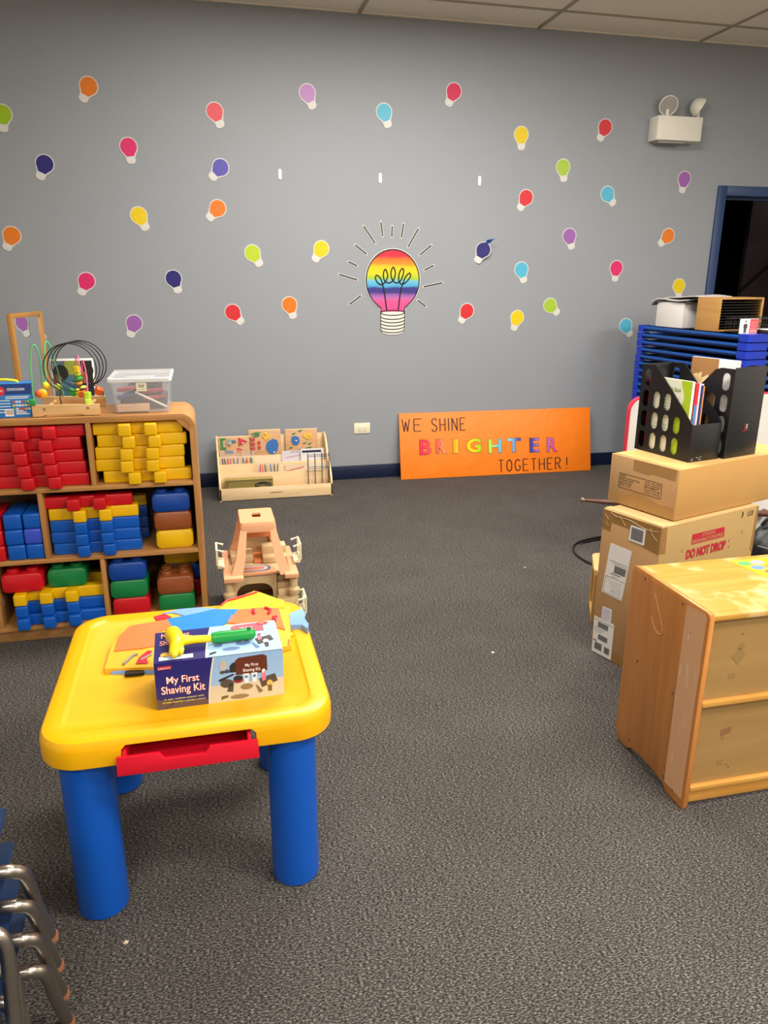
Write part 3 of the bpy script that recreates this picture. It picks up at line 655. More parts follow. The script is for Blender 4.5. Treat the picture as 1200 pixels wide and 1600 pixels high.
# ------------------------------------------------------------------ cubby shelf
CX0, CX1, CY0, CY1, CZ = -1.30, -.048, -2.29, -1.98, .918
t = thing('cubby_shelf', 'oak cubby shelf with rounded corner holding toy building blocks', 'shelf', ((CX0+CX1)/2, CY0, 0))
ox, oy = (CX0+CX1)/2, CY0
def L(x, y, z): return (x-ox, y-oy, z)
def cb(lo, hi, m, name, bev=.002):
    b = MB(); b.box(L(*lo), L(*hi), m, bev); return b.build(name, t)
th = .024; rad_ = .055
outer = [(CX0-ox, 0), (CX1-ox, 0), (CX1-ox, CZ-rad_)] + [(CX1-ox-rad_+rad_*math.cos(PI/2*k/8), CZ-rad_+rad_*math.sin(PI/2*k/8)) for k in range(1, 9)]
# shell: right side and top bent in one piece with a rounded corner
ri = rad_-th; inner = [(CX1-ox-rad_+ri*math.cos(PI/2*k/8), CZ-rad_+ri*math.sin(PI/2*k/8)) for k in range(8, -1, -1)]
b = MB(); b.prism([(CX1-ox-th, 0), (CX1-ox, 0), (CX1-ox, CZ-rad_)] + inner[::-1][0:1], CY0-oy, CY1-oy, OAKV, frame((0, 0, 0), (1, 0, 0), (0, 0, 1)) @ Matrix.Diagonal((1, 1, -1, 1)), bev=.001); b.build('side_panel', t)
o2 = [(CX1-ox-rad_+rad_*math.cos(PI/2*k/8), CZ-rad_+rad_*math.sin(PI/2*k/8)) for k in range(9)]
b = MB(); b.prism(o2 + [(CX0-ox, CZ), (CX0-ox, CZ-th)] + inner, CY0-oy, CY1-oy, OAK, frame((0, 0, 0), (1, 0, 0), (0, 0, 1)) @ Matrix.Diagonal((1, 1, -1, 1)), bev=.001); b.build('top_panel', t)
b = MB(); fz = CZ-th-.04; b.prism([(CX1-ox-th, fz-.01), (CX1-ox-th, CZ-th), (CX1-ox-th-.05, CZ-th)], CY0-oy+.002, CY0-oy+.05, OAKV, frame((0, 0, 0), (1, 0, 0), (0, 0, 1)) @ Matrix.Diagonal((1, 1, -1, 1))); b.build('corner_block', t)
cb((CX0, CY0, 0), (CX0+th, CY1, CZ-th), OAKV, 'side_panel')
BKP = wood('cubby_back', '#4a3318', '#5c4020', 0)
cb((CX0+th, CY1-.012, .06), (CX1-th, CY1-.002, CZ-th), BKP, 'back_panel')
for z in (.066, .352, .643): cb((CX0+th, CY0, z-.018), (CX1-th, CY1-.012, z), OAK, 'shelf_board')
cb((CX0, CY0+.012, 0), (CX1-th, CY0+.03, .046), wood('cubby_base', '#8b6238', '#9f7446', 0), 'base_rail')
for x, z0, z1 in ((-.452, .643, .894), (-.657, .352, .625), (-.455, .066, .334), (-.866, .066, .334)): cb((x-.009, CY0, z0), (x+.009, CY1-.012, z1), OAKV, 'divider')

# ---- notched blocks: a bar with crossing teeth, copied
UN = .0488
def notched(name, mat, n, teeth, label):
    b = MB(); L_ = n*UN
    b.box((-L_/2, 0, 0), (L_/2, UN, UN-.0006), mat, .006, 3)
    for k in teeth:
        x = -L_/2+k*UN; b.box((x+.0005, -UN, .0002), (x+UN-.0005, 2*UN, UN-.0008), mat, .006, 3)
    o = b.build(name); tag(o, label, 'toy block', 'notched building blocks in the cubby'); return o
def put(src, x, y, z, label, first=False):
    if first: src.location = (x, y, z); src['label'] = label; return src
    return copy_thing(src, (x, y, z), label=label)
YF0 = CY0+.030
ny = notched('notched_block', YEL, 7, (2, 4), 'x'); nr = notched('notched_block', RED, 7, (2, 4), 'x'); nb = notched('notched_block', BLU, 7, (2, 4), 'x')
ordn = ['top', 'second from top', 'middle', 'fourth from top', 'bottom']
for k, dx in enumerate((0, .012, 0, -.003, .022)):
    put(ny, -.2685+dx, YF0, .6435+UN*(4-k), '%s yellow notched block in the stack of five, upper right cubby' % ordn[k], k == 0)
for k, dx in enumerate((0, -.018, -.014, -.008, 0)):
    put(nr, -.640+dx, YF0-.002, .6435+UN*(4-k), '%s red notched block in the stack of five, upper left cubby' % ordn[k], k == 0)
mx = -.468
for k, (s, dx, lab) in enumerate([(nb, 0, 'bottom blue notched block in the middle row stack'), (nb, -.003, 'middle blue notched block in the middle row stack'), (nb, -.002, 'upper blue notched block in the middle row stack, under the yellow'), (ny, -.002, 'yellow notched block between blue and red in the middle row stack'), (nr, -.020, 'red notched block on top of the middle row stack')]):
    put(s, mx+dx, YF0+.004, .3525+UN*k, lab, s is nb and k == 0)
for k, (s, lab) in enumerate([(nb, 'blue notched block behind the middle row stack, at the bottom'), (nb, 'blue notched block behind the middle row stack, second up'), (nb, 'blue notched block behind the middle row stack, third up'), (ny, 'yellow notched block peeking from behind the middle row stack')]):
    put(s, mx+.022, YF0+.152, .3525+UN*k, lab)
# three-toothed blocks, lower left
n3y = notched('notched_block', YEL, 7, (0, 2, 4), 'x'); n3b = notched('notched_block', BLU, 7, (0, 2, 4), 'x')
lx = -.628
put(n3b, lx-.0, YF0-.022, .0665, 'front bottom blue three-toothed block in the lower left cubby', True)
put(n3b, lx-.004, YF0-.004, .0665+UN, 'blue three-toothed block under the yellow one, lower left cubby')
put(n3y, lx-.006, YF0+.0, .0665+2*UN, 'yellow three-toothed block under the red and green bricks', True)
for k, (s, lab) in enumerate([(nb, 'blue notched block at the back of the lower left cubby, bottom'), (nb, 'blue notched block at the back of the lower left cubby, second up'), (ny, 'yellow notched block at the back of the lower left cubby')]):
    put(s, -.644, YF0+.150, .0665+UN*k, lab)
# square-ended bars, middle left
def sqbar(mat, label, x, z, first=None):
    if first: return copy_thing(first, (x, YF0-.025, z), label=label)
    b = MB(); b.box((-.0335, 0, 0), (.0335, .20, .0635), mat, .009, 3); o = b.build('square_block', loc=(x, YF0-.025, z)); tag(o, label, 'toy block', 'square building blocks in the middle left cubby'); return o
q0 = sqbar(BLU, 'bottom blue square block, left column of the middle left cubby', -.770, .3525)
sqbar(BLU, 'middle blue square block, left column of the middle left cubby', -.772, .4165, q0); sqbar(BLU, 'top blue square block, left column of the middle left cubby', -.771, .4805, q0)
sqbar(BLU, 'bottom blue square block, right column of the middle left cubby', -.701, .3525, q0); sqbar(VIO, 'lighter violet blue square block in the middle of the right column', -.702, .4165); sqbar(BLU, 'top blue square block, right column of the middle left cubby', -.699, .4805, q0)
q1 = sqbar(RED, 'bottom red square block at the left edge of the middle row', -.845, .3525); sqbar(RED, 'middle red square block at the left edge of the middle row', -.846, .4165, q1); sqbar(RED, 'top red square block at the left edge of the middle row', -.846, .4805, q1)
# rounded bricks with studs
def brick(mat, label, x, y, z, w=.150, h=.079, d=.145, src=None):
    if src: return copy_thing(src, (x, y, z), label=label)
    r = thing('studded_brick', label, 'toy block', (x, y, z), 0, 'rounded studded bricks in the cubby')
    lp = []
    for ins, yy in ((.006, 0), (.002, .003), (0, .009), (0, d-.009), (.002, d-.003), (.006, d)):
        lp.append([(p[0], yy, p[1]+h/2) for p in rrect(w/2-ins, h/2-ins, .021, 5)])
    b = MB(); b.loft(lp, mat); b.build('body', r)
    for sx in (-1, 1):
        for sy in (.3, .75):
            b = MB(); b.lathe([(.024, -.002), (.024, .010), (.021, .014), (.012, .0145), (.010, .012)], mat, (sx*w*.24, d*sy, h), 18); b.build('stud', r)
    return r
by = CY0+.018
s1 = brick(YEL, 'yellow rounded brick under the brown and blue ones, middle right', -.163, by, .3525); s2 = brick(BRN, 'brown rounded brick between blue and yellow, middle right cubby', -.165, by, .4315+.0, h=.079); s3 = brick(DBLU, 'blue rounded brick on top of the brown one, middle right cubby', -.167, by, .5105)
brick(RED, 'red rounded brick at the bottom of the lower middle stack', -.361, by, .0665); g1 = brick(GRN, 'green rounded brick between blue and red, lower middle stack', -.364, by, .1455); brick(DBLU, 'blue rounded brick on top of the lower middle stack', -.364, by, .2245, src=s3)
brick(GRN, 'green rounded brick under the brown studded one, lower right', -.176, by, .0665, src=g1); brick(BRN, 'brown brick with studs showing, lower right cubby', -.176, by, .1455, src=s2)
for k, (m, lab) in enumerate([(RED, 'dim red brick in the back of the lower right cubby'), (DBLU, 'dim blue brick in the back of the lower right cubby'), (YEL, 'yellow brick in the back of the lower right cubby, on top')]): brick(m, lab, -.150, by+.150, .0665+.079*k, d=.10)
brick(RED, 'red rounded brick lying on the yellow three-toothed block', -.768, by-.010, .0668+3*UN, w=.155, h=.080); brick(GRN, 'green rounded brick beside the red one, on the yellow block', -.602, by+.012, .0668+3*UN, src=g1)
# ------------------------------------------------------------------ things on top of the cubby
TZ = CZ + .0005
tub = thing('storage_tub', 'clear plastic storage tub with white rimmed lid on the cubby top', 'storage tub', (-.247, -2.105, TZ))
TUBM = clear('tub_plastic', '#e6e6ea', .16, .22); LIDM = clear('tub_lid', '#f2f2f2', .22, .25); RIMM = clear('tub_rim', '#f4f4f4', .72, .3)
b = MB(); lo = []
for hx, hy, z in ((.098, .138, 0), (.103, .143, .004), (.112, .152, .128), (.1105, .1505, .128), (.1015, .1415, .006), (.097, .137, .003)): lo.append([(p[0], p[1], z) for p in rrect(hx, hy, .015, 4)])
b.loft(lo, TUBM); b.build('tub_body', tub)
b = MB(); lo = [[(p[0], p[1], z) for p in rrect(hx, hy, .016, 4)] for hx, hy, z in ((.118, .158, .122), (.121, .161, .128), (.120, .160, .138), (.112, .152, .140))]
b.loft(lo, RIMM, cap0=False, cap1=False); ld = b.build('lid_rim', tub)
b = MB(); b.loft([[(p[0], p[1], .1385) for p in rrect(.112, .152, .016, 4)]], LIDM, cap0=False) if False else b.prism(rrect(.112, .152, .016, 4), .1375, .1390, LIDM)
b.tube([(-.055, -.10, .139), (-.03, -.115, .140), (.03, -.115, .140), (.055, -.10, .139)], .002, RIMM, 6, smooth=4); b.build('lid_panel', tub)
b = MB(); M = frame((.005, -.1525, .104), (1, 0, 0), (0, .07, 1)); b.prism(rrect(.0195, .0165, .002, 2), 0, .0008, CREAM, M)
for k in range(9): b.rect(-.012+k*.0026, -.002, -.0108+k*.0026, .010, .001, INK, M)
for k in range(4): b.rect(-.013+k*.007, -.010, -.009+k*.007, -.008, .001, INK, M)
b.build('label_sticker', tub)
def loose(name, bm_, loc, rot, label, cat, group=None):
    return tag(bm_.build(name, loc=loc, rot=rot), label, cat, group)
tx, ty = -.247, -2.105
loose('wooden_block', MB().box((-.09, -.02, 0), (.03, .02, .026), plain('#dcae7e', .5), .002), (tx-.004, ty-.112, TZ+.0062), (0, 0, 0), 'tan wooden block on the bottom inside the clear tub', 'block')
b = MB(); b.lathe([(.0015, 0), (.0042, .008), (.0045, .13), (.002, .135)], WHITE, n=10); loose('white_pen', b, (tx+.095, ty-.120, TZ+.018), (0, math.radians(-62), 0), 'white pen slanting inside the clear tub', 'pen')
for i, (x, y, z, rz, c, lab) in enumerate([(.0, -.07, .045, 8, '#a4343c', 'red marker inside the clear tub, lower right'), (-.005, -.05, .070, -6, '#b23a44', 'red marker inside the clear tub, upper right'), (-.095, -.085, .085, 4, '#b8465a', 'rose marker inside the clear tub at upper left'), (-.095, -.10, .058, 0, '#2a4470', 'blue marker inside the clear tub at left')]):
    b = MB(); b.lathe([(.004, 0), (.0095, .004), (.0095, .06), (.008, .062), (.008, .085), (.004, .088)], plain(c, .45), n=12); loose('marker', b, (tx+x, ty+y, TZ+z), (math.radians(0), math.radians(84), math.radians(rz)), lab, 'marker', 'markers in the clear tub')
for i, (lo, hi, c, lab) in enumerate([((-.09, -.05, .007), (.09, .12, .05), '#3a3f50', 'dark slate box at the bottom of the clear tub'), ((-.06, -.02, .051), (.07, .11, .095), '#2b2f3a', 'dark box on top of the slate one in the clear tub')]):
    b = MB(); b.box(lo, hi, plain(c, .6), .006); loose('small_box', b, (tx, ty, TZ), (0, 0, 0), lab, 'box', None)

# bead maze
BM = wood('maze_wood', '#d3a76c', '#e2bd86', 0)
bm0 = thing('bead_maze', 'wooden bead maze with green, pink and black wires on the cubby', 'toy', (-.525, -2.265, TZ))
def mbd(y0, nm):
    b = MB(); pr = [(-.122, .002), (-.09, .002), (-.078, .008), (.055, .008), (.068, .002), (.122, .002), (.122, .044), (-.122, .047)]
    b.prism(pr, 0, .016, BM, frame((0, y0+.016, 0), (1, 0, 0), (0, 0, 1)), bev=.002); o = b.build(nm, bm0)
    for x in (-.078, .078):
        b = MB(); M = frame((x, y0-.0004, .030), (1, 0, 0), (0, 0, 1)); b.disc(0, 0, .0055, .0055, 0, plain('#6a543c', .6), M, 14); b.disc(0, 0, .0028, .0028, .0003, plain('#b8a078', .4), M, 10); b.build('screw', o)
mbd(0, 'base_board'); mbd(.215, 'base_board')
b = MB(); b.tube([(-.075, .010, .028), (-.075, .222, .028)], .007, BM, 10); b.build('cross_rod', bm0); b = MB(); b.tube([(.078, .010, .028), (.078, .222, .028)], .007, BM, 10); b.build('cross_rod', bm0)
MX0, MY0 = .525, .0
def wire(pts, m, nm, r=.0026):
    b = MB(); b.tube([(x+.525, y, z-CZ) for x, y, z in pts], r, m, 8, smooth=6); return b.build(nm, bm0)
WG, WP, WK = plain('#66b878', .35), plain('#e06a90', .35), plain('#18181a', .35)
wire([(-.638, .012, .962), (-.636, .012, 1.05), (-.632, .012, 1.13), (-.622, .014, 1.177), (-.610, .02, 1.186), (-.603, .03, 1.15), (-.607, .05, 1.08), (-.611, .07, 1.035), (-.601, .09, 1.045), (-.598, .10, 1.12), (-.594, .11, 1.175), (-.585, .12, 1.192), (-.576, .13, 1.165), (-.572, .16, 1.10), (-.566, .19, 1.03), (-.566, .222, .962)], WG, 'green_wire', .0032)
wire([(-.500, .222, .962), (-.500, .20, 1.02), (-.499, .17, 1.08), (-.492, .16, 1.125), (-.484, .15, 1.13), (-.477, .13, 1.09), (-.469, .11, 1.062), (-.465, .10, 1.10), (-.457, .08, 1.122), (-.449, .07, 1.085), (-.446, .05, 1.03), (-.446, .012, .962)], WP, 'pink_wire')
coil = []
for k in range(0, 66):
    a = -2.0 - 2*PI*4.05*k/65; coil.append((-.488+.030*(k/65-.5)+.092*math.cos(a), .02+.18*k/65, 1.098+.092*math.sin(a)))
coil = [(-.540, .010, .955), (-.544, .012, .99)] + coil + [(-.42, .21, 1.0), (-.415, .222, .96)]
b = MB(); b.tube([(x+.525, y, z-CZ) for x, y, z in coil], .0022, WK, 7, smooth=3); b.build('black_wire', bm0)
def bead(kind, x, y, z, c, s=.013, rot=(0, 0, 0)):
    b = MB(); m = plain(c, .3)
    if kind == 'b': b.ball((0, 0, 0), s, m)
    elif kind == 'c': b.box((-s, -s, -s), (s, s, s), m, s*.25)
    elif kind == 'd': b.lathe([(s*.5, -s*.7), (s*1.05, -s*.3), (s*1.15, 0), (s*1.05, s*.3), (s*.5, s*.7)], m, n=20)
    elif kind == 'h': b.lathe([(s*.8, -s*.8), (s*.95, -s*.75), (s*.95, s*.75), (s*.8, s*.8)], m, n=6)
    o = b.build('bead', bm0, (x+.525, y, z-CZ), rot)
for a in [('c', -.641, .002, .977, '#2e9a4a', .0115), ('b', -.622, .040, 1.003, '#f0641c', .0145), ('d', -.612, .045, 1.002, '#f0b020', .0165, (1.57, 0, .3)), ('b', -.604, .085, 1.028, '#ecd21c', .0140), ('b', -.574, .155, 1.012, '#a8c838', .0140),
          ('h', -.497, .17, 1.078, '#f2c81c', .0150), ('d', -.496, .178, 1.058, '#c4d436', .0125), ('d', -.496, .182, 1.040, '#37a04a', .0155), ('d', -.496, .190, 1.020, '#f0a41c', .0115),
          ('c', -.512, .10, .997, '#2e9a4a', .0125, (.3, .4, .5)), ('d', -.490, .10, .995, '#f0c81c', .0150, (0, 1.4, .3)), ('c', -.472, .09, .990, '#e8622c', .0125, (.2, .1, .2)), ('d', -.470, .12, 1.010, '#d8dc50', .0130),
          ('h', -.447, .030, .994, '#b8d838', .0155), ('c', -.445, .020, .968, '#c4e048', .0130, (0, 0, .3)), ('b', -.449, .05, 1.014, '#e85a80', .006), ('c', -.412, .10, 1.000, '#ea6426', .0135, (.5, .4, .4))]:
    bead(*a)
# reading kit box
kb = thing('reading_kit_box', 'blue boxed reading kit with yellow handle at left of the cubby top', 'box', (-.645, -2.245, TZ), math.radians(4))
KB = plain('#1f78c4', .4); KBD = plain('#1c3f86', .4)
b = MB(); b.box((-.27, 0, 0), (0, .085, .128), KB, .001); b.build('carton', kb)
b = MB(); M = frame((0, -.0005, 0), (1, 0, 0), (0, 0, 1)); b.rect(-.27, .088, 0, .128, 0, KBD, M); b.disc(-.112, .102, .022, .019, .0004, plain('#d83038', .4), M); b.text('KINDER', -.128, .099, -.097, .106, .0007, WHITE, M, .02)
b.text('STEP INTO READING', -.083, .102, -.022, .112, .0004, WHITE, M, .02)
for k, (a, c) in enumerate([(-.092, -.008), (-.092, -.014)]): b.rect(a, .078-k*.006, c, .081-k*.006, .0003, PAPER, M)
rc = random.Random(3)
for r_ in range(3):
    for k in range(6): b.disc(-.066+k*.0105, .060-r_*.0135, .0052, .005, .0004, plain(rc.choice(['#e8e4d8', '#c0504c', '#6aa85c', '#e0b850', '#c8d8e8']), .5), M, 10)
for k in range(5): b.rect(-.125+.02*0, .064-k*.011, -.078, .067-k*.011, .0003, PAPER, M)
b.rect(-.100, .006, -.070, .034, .0004, PAPER, M)
for k in range(11): b.rect(-.097+k*.0023, .011, -.0957+k*.0023, .030, .0006, plain('#a0693c', .6), M)
for k in range(3): b.rect(-.062, .012+k*.006, -.015-.01*k, .015+k*.006, .0004, PAPER, M)
b.build('printed_front', kb)
b = MB(); M = frame((.0005, 0, 0), (0, 1, 0), (0, 0, 1)); b.rect(.001, .001, .084, .127, 0, KBD, M)
for k in range(9): b.disc(.012+.018*(k % 4), .03+.028*(k//3), .006, .006, .0004, plain(['#e8e8e8', '#d85058', '#6ab0e0'][k % 3], .5), M, 10)
b.build('printed_side', kb)
b = MB(); b.tube([(-.15, .0425, .127), (-.145, .0425, .134), (-.10, .0425, .140), (-.055, .0425, .134), (-.05, .0425, .127)], .005, plain('#e6d820', .4), 8, smooth=4); b.build('handle', kb)
# photo print of two children standing behind the maze
ph = thing('photo_card', 'photo print with white border leaning behind the bead maze', 'photo', (-.525, -2.022, TZ)); ph.rotation_euler = (math.radians(-6), 0, 0)
b = MB(); b.box((-.083, 0, 0), (.083, .004, .195), PAPER, .001); b.build('print', ph)
M = frame((0, -.0005, 0), (1, 0, 0), (0, 0, 1)); b = MB()
b.rect(-.076, .004, .076, .186, 0, plain('#5a6a78', .35, var=.3, vs=30), M); b.rect(-.03, .13, .03, .186, .0002, plain('#9aa43a', .35, var=.3, vs=60), M); b.rect(.03, .004, .076, .186, .0002, plain('#1d2024', .35), M)
b.disc(-.048, .135, .030, .036, .0004, plain('#17110f', .35), M); b.disc(-.060, .105, .02, .03, .0005, plain('#6b3d2a', .35), M); b.flat([(-.05, .004), (-.045, .10), (-.015, .125), (.01, .08), (.02, .004)], .0006, plain('#3f7ea6', .35), M)
b.disc(.052, .145, .028, .032, .0004, plain('#121012', .35), M); b.disc(.040, .118, .016, .024, .0006, plain('#a8644a', .35), M); b.flat([(.02, .004), (.035, .09), (.076, .10), (.076, .004)], .0006, plain('#1d2c4c', .35), M)
b.flat([(-.06, .02), (.03, .07), (.04, .05), (-.05, .004)], .0008, plain('#9c5e44', .35), M); b.build('picture', ph)

# ------------------------------------------------------------------ floor mirror beside the wall
mr = thing('standing_mirror', 'tall mirror in an oak frame standing behind the cubby shelf', 'mirror', (-.974, -.560, 0), math.radians(74.7))
OF = wood('mirror_oak', '#a87434', '#c08a44', 2); OFX = wood('mirror_oak_x', '#a87434', '#c08a44', 0)
W2, HM = .1825, 1.238
for s in (-1, 1):
    b = MB(); b.box((s*W2-(.026 if s > 0 else 0), -.014, 0), (s*W2+(.026 if s < 0 else 0), .014, HM), OF, .002); b.build('frame_post', mr)
b = MB(); b.box((-W2+.026, -.014, HM-.026), (W2-.026, .014, HM), OFX, .002); b.build('frame_rail', mr); b = MB(); b.box((-W2+.026, -.014, .08), (W2-.026, .014, .11), OFX, .002); b.build('frame_rail', mr)
mg, n, l, bs = base_mat('mirror_glass'); bs.inputs['Metallic'].default_value = 1; bs.inputs['Base Color'].default_value = (.86, .87, .87, 1); bs.inputs['Roughness'].default_value = .015
b = MB(); b.box((-W2+.024, -.004, .10), (W2-.024, .004, HM-.022), mg); b.build('mirror_glass', mr)
for s in (-1, 1):
    b = MB(); b.box((s*W2-.02, -.10, 0), (s*W2+.02, .10, .03), OF, .004); b.build('foot', mr)

# ------------------------------------------------------------------ yellow play table
TX, TY = -.081, -3.527
t = thing('play_table', 'yellow plastic play table with thick blue legs and red drawer', 'table', (TX, TY, 0))
YT = plain('#e9ac00', .36, var=.04, vs=5, bump=.03, bs=60, name='yellow_plastic'); BT = plain('#0850b0', .34, var=.05, vs=5, name='blue_plastic'); RT = plain('#d8142c', .34, name='red_plastic')
hx, hy, cr = .325, .334, .094
z1 = .492
lo = []
for ins, z in ((.006, .421), (.001, .425), (.0, .434), (.0, .464), (.002, .476), (.007, .485), (.016, .4895), (.030, .4905), (.046, .4900), (.050, .4870), (.054, .4848)):
    lo.append([(p[0], p[1], z) for p in rrect(hx-ins, hy-ins, cr-ins*.8, 9)])
b = MB(); b.loft(lo, YT); top = b.build('tabletop', t)
c = MB(); pts = [(-.146, .40), (.142, .40), (.142, .462), (.132, .472), (-.136, .472), (-.146, .462)]
c.prism(pts, .08, .42, YT, FRONT(0)); cu = c.build('cutter', t); bpy.context.view_layer.update(); cut(top, cu)
top.data.materials.clear(); top.data.materials.append(YT)
for q_ in top.data.polygons: q_.material_index = 0
for x in (-.315-TX, .145-TX):
    for y in (-3.785-TY, -3.327-TY):
        b = MB(); b.lathe([(.052, 0), (.0575, .004), (.058, .02), (.0575, .40), (.0575, .4215)], BT, (x, y, 0), 36); b.build('leg', t)
dr = thing('drawer', '', ''); del dr['label']; del dr['category']; dr.parent = t; dr.location = (-.006, -.339, .405)
b = MB(); pts = [(-.152, 0), (.152, 0), (.150, .046), (.046, .046), (.034, .030), (-.050, .030), (-.062, .046), (-.150, .046)]
b.prism(pts, 0, .009, RT, FRONT(0), bev=.002); b.build('drawer_front', dr)
b = MB(); b.box((-.135, .0, .004), (.135, .22, .010), RT); b.box((-.138, 0, .004), (-.130, .22, .052), RT, .002); b.box((.128, 0, .004), (.136, .22, .055), RT, .002); b.box((-.135, .212, .004), (.135, .22, .05), RT); b.build('drawer_tray', dr)
TT = .4848
# folded apron
def cloth(pts, z0, z1, mat, name, par, amp=.002, bev=.003):
    b = MB(); tb = bmesh.new(); vs = [tb.verts.new((p[0]-ax0, p[1]-ay0, 0)) for p in pts]; f = tb.faces.new(vs); f.normal_update()
    if f.normal.z < 0: f.normal_flip()
    bmesh.ops.triangulate(tb, faces=tb.faces[:]); bmesh.ops.subdivide_edges(tb, edges=tb.edges[:], cuts=3, use_grid_fill=True)
    top_f = tb.faces[:]; r = bmesh.ops.extrude_face_region(tb, geom=top_f)
    for v in [g for g in r['geom'] if isinstance(g, bmesh.types.BMVert)]:
        x, y = v.co.x, v.co.y; v.co.z = z1 + amp*(math.sin(26*x+9*y)+.7*math.sin(41*y-13*x+1))
    for v in tb.verts:
        if v.co.z == 0: v.co.z = z0
    bmesh.ops.recalc_face_normals(tb, faces=tb.faces); b.merge(tb, mat); return b.build(name, par)
ap_ = thing('folded_apron', 'folded yellow children apron with orange and blue print on the table', 'apron', (-.05, -3.40, TT))
ax0, ay0 = -.05, -3.40
AY = plain('#f0b22a', .5, bump=.2, bs=30); AO = plain('#d47840', .5, bump=.2, bs=30); AB = plain('#1c82d0', .5, bump=.2, bs=30); AR = plain('#cc1c34', .5); ALB = plain('#7aa6e4', .5, bump=.2, bs=30); AYB = plain('#f4c81e', .45)
cloth([(-.290,-3.552),(-.285,-3.42),(-.262,-3.315),(-.182,-3.262),(-.140,-3.252),(-.098,-3.235),(-.013,-3.259),(.046,-3.268),(.175,-3.275),(.202,-3.288),(.178,-3.532),(.05,-3.553),(-.166,-3.578)], .001, .015, AY, 'body_fabric', ap_, .0012)
cloth([(-.276,-3.560),(-.17,-3.582),(-.05,-3.582),(-.05,-3.560)], .0, .008, ALB, 'blue_binding', ap_, 0)
b = MB(); b.rect(-.19, -.185, -.145, -.179, .0085, BLACK); b.box((-.19, -.1845, .001), (-.145, -.165, .0083), BLACK); b.build('black_band', ap_)
cloth([(-.002,-3.262),(.001,-3.245),(.021,-3.205),(.108,-3.150),(.149,-3.20),(.190,-3.245),(.186,-3.297),(.051,-3.274)], .001, .017, AYB, 'yellow_flap', ap_, .002)
def prnt(pts, m, nm, z=.0182): 
    return cloth(pts, .012, z, m, nm, ap_, .0012)
prnt([(-.274,-3.470),(-.272,-3.385),(-.248,-3.326),(-.149,-3.300),(-.131,-3.355),(-.168,-3.378),(-.168,-3.463),(-.204,-3.470)], AO, 'orange_print')
prnt([(-.150,-3.298),(-.056,-3.277),(-.013,-3.266),(.052,-3.274),(.026,-3.357),(-.04,-3.42),(-.129,-3.42),(-.131,-3.355)], AB, 'blue_print')
prnt([(.018,-3.365),(.035,-3.30),(.054,-3.276),(.127,-3.278),(.168,-3.302),(.172,-3.44),(.149,-3.42)], AO, 'orange_print')
prnt([(-.186,-3.275),(-.156,-3.262),(-.136,-3.292),(-.177,-3.302)], AR, 'red_print', .0186)
prnt([(-.164,-3.258),(-.12,-3.240),(-.056,-3.245),(-.008,-3.262),(-.056,-3.278),(-.10,-3.288),(-.135,-3.258)], ALB, 'pale_blue_print', .0184)
b = MB()
b.tube([(.003+.05, .155, .0192), (.02+.05, .185, .0200), (.115+.05, .232, .0205)], .0035, AR, 6)
for p in ([(.095,-3.325),(.093,-3.305),(.096,-3.295)], [(.135,-3.335),(.142,-3.312),(.134,-3.294),(.128,-3.290)], [(.150,-3.385),(.147,-3.362),(.157,-3.355)]): b.build('printed_motif', ap_); b = MB(); b.tube([(x+.05, y+3.40, .0205) for x, y in p], .0042, plain('#d8203c', .45), 6, smooth=4)
b.build('printed_motif', ap_); b = MB()
b.tube([(-.246+.05, -3.548+3.40, .0180), (-.225+.05, -3.505+3.40, .0180), (-.215+.05, -3.50+3.40, .0180)], .0035, plain('#7c7a74', .5), 6)
b.build('printed_motif', ap_); b = MB()
b.flat([(-.165,-.152),(-.160,-.12),(-.140,-.085),(-.128,-.09),(-.140,-.13),(-.135,-.158)], .0182, AR); b.tube([(-.155,-.135,.0182),(-.13,-.11,.0182)], .003, plain('#8c8a84', .5), 6)
b.build('printed_motif', ap_)
cloth([(.196,-3.345),(.232,-3.326),(.240,-3.345),(.234,-3.387),(.239,-3.431),(.232,-3.456),(.219,-3.427),(.190,-3.415)], .001, .018, ALB, 'blue_tie', ap_, .003)
b = MB(); b.tube([(.178, -.11, .004), (.200, -.14, .007), (.215, -.085, .007), (.240, -.05, .006)], .004, AYB, 8, smooth=5); b.tube([(.222, -.13, .010), (.228, -.10, .012)], .005, plain('#f08a1c', .5), 8); b.build('yellow_tie', ap_)
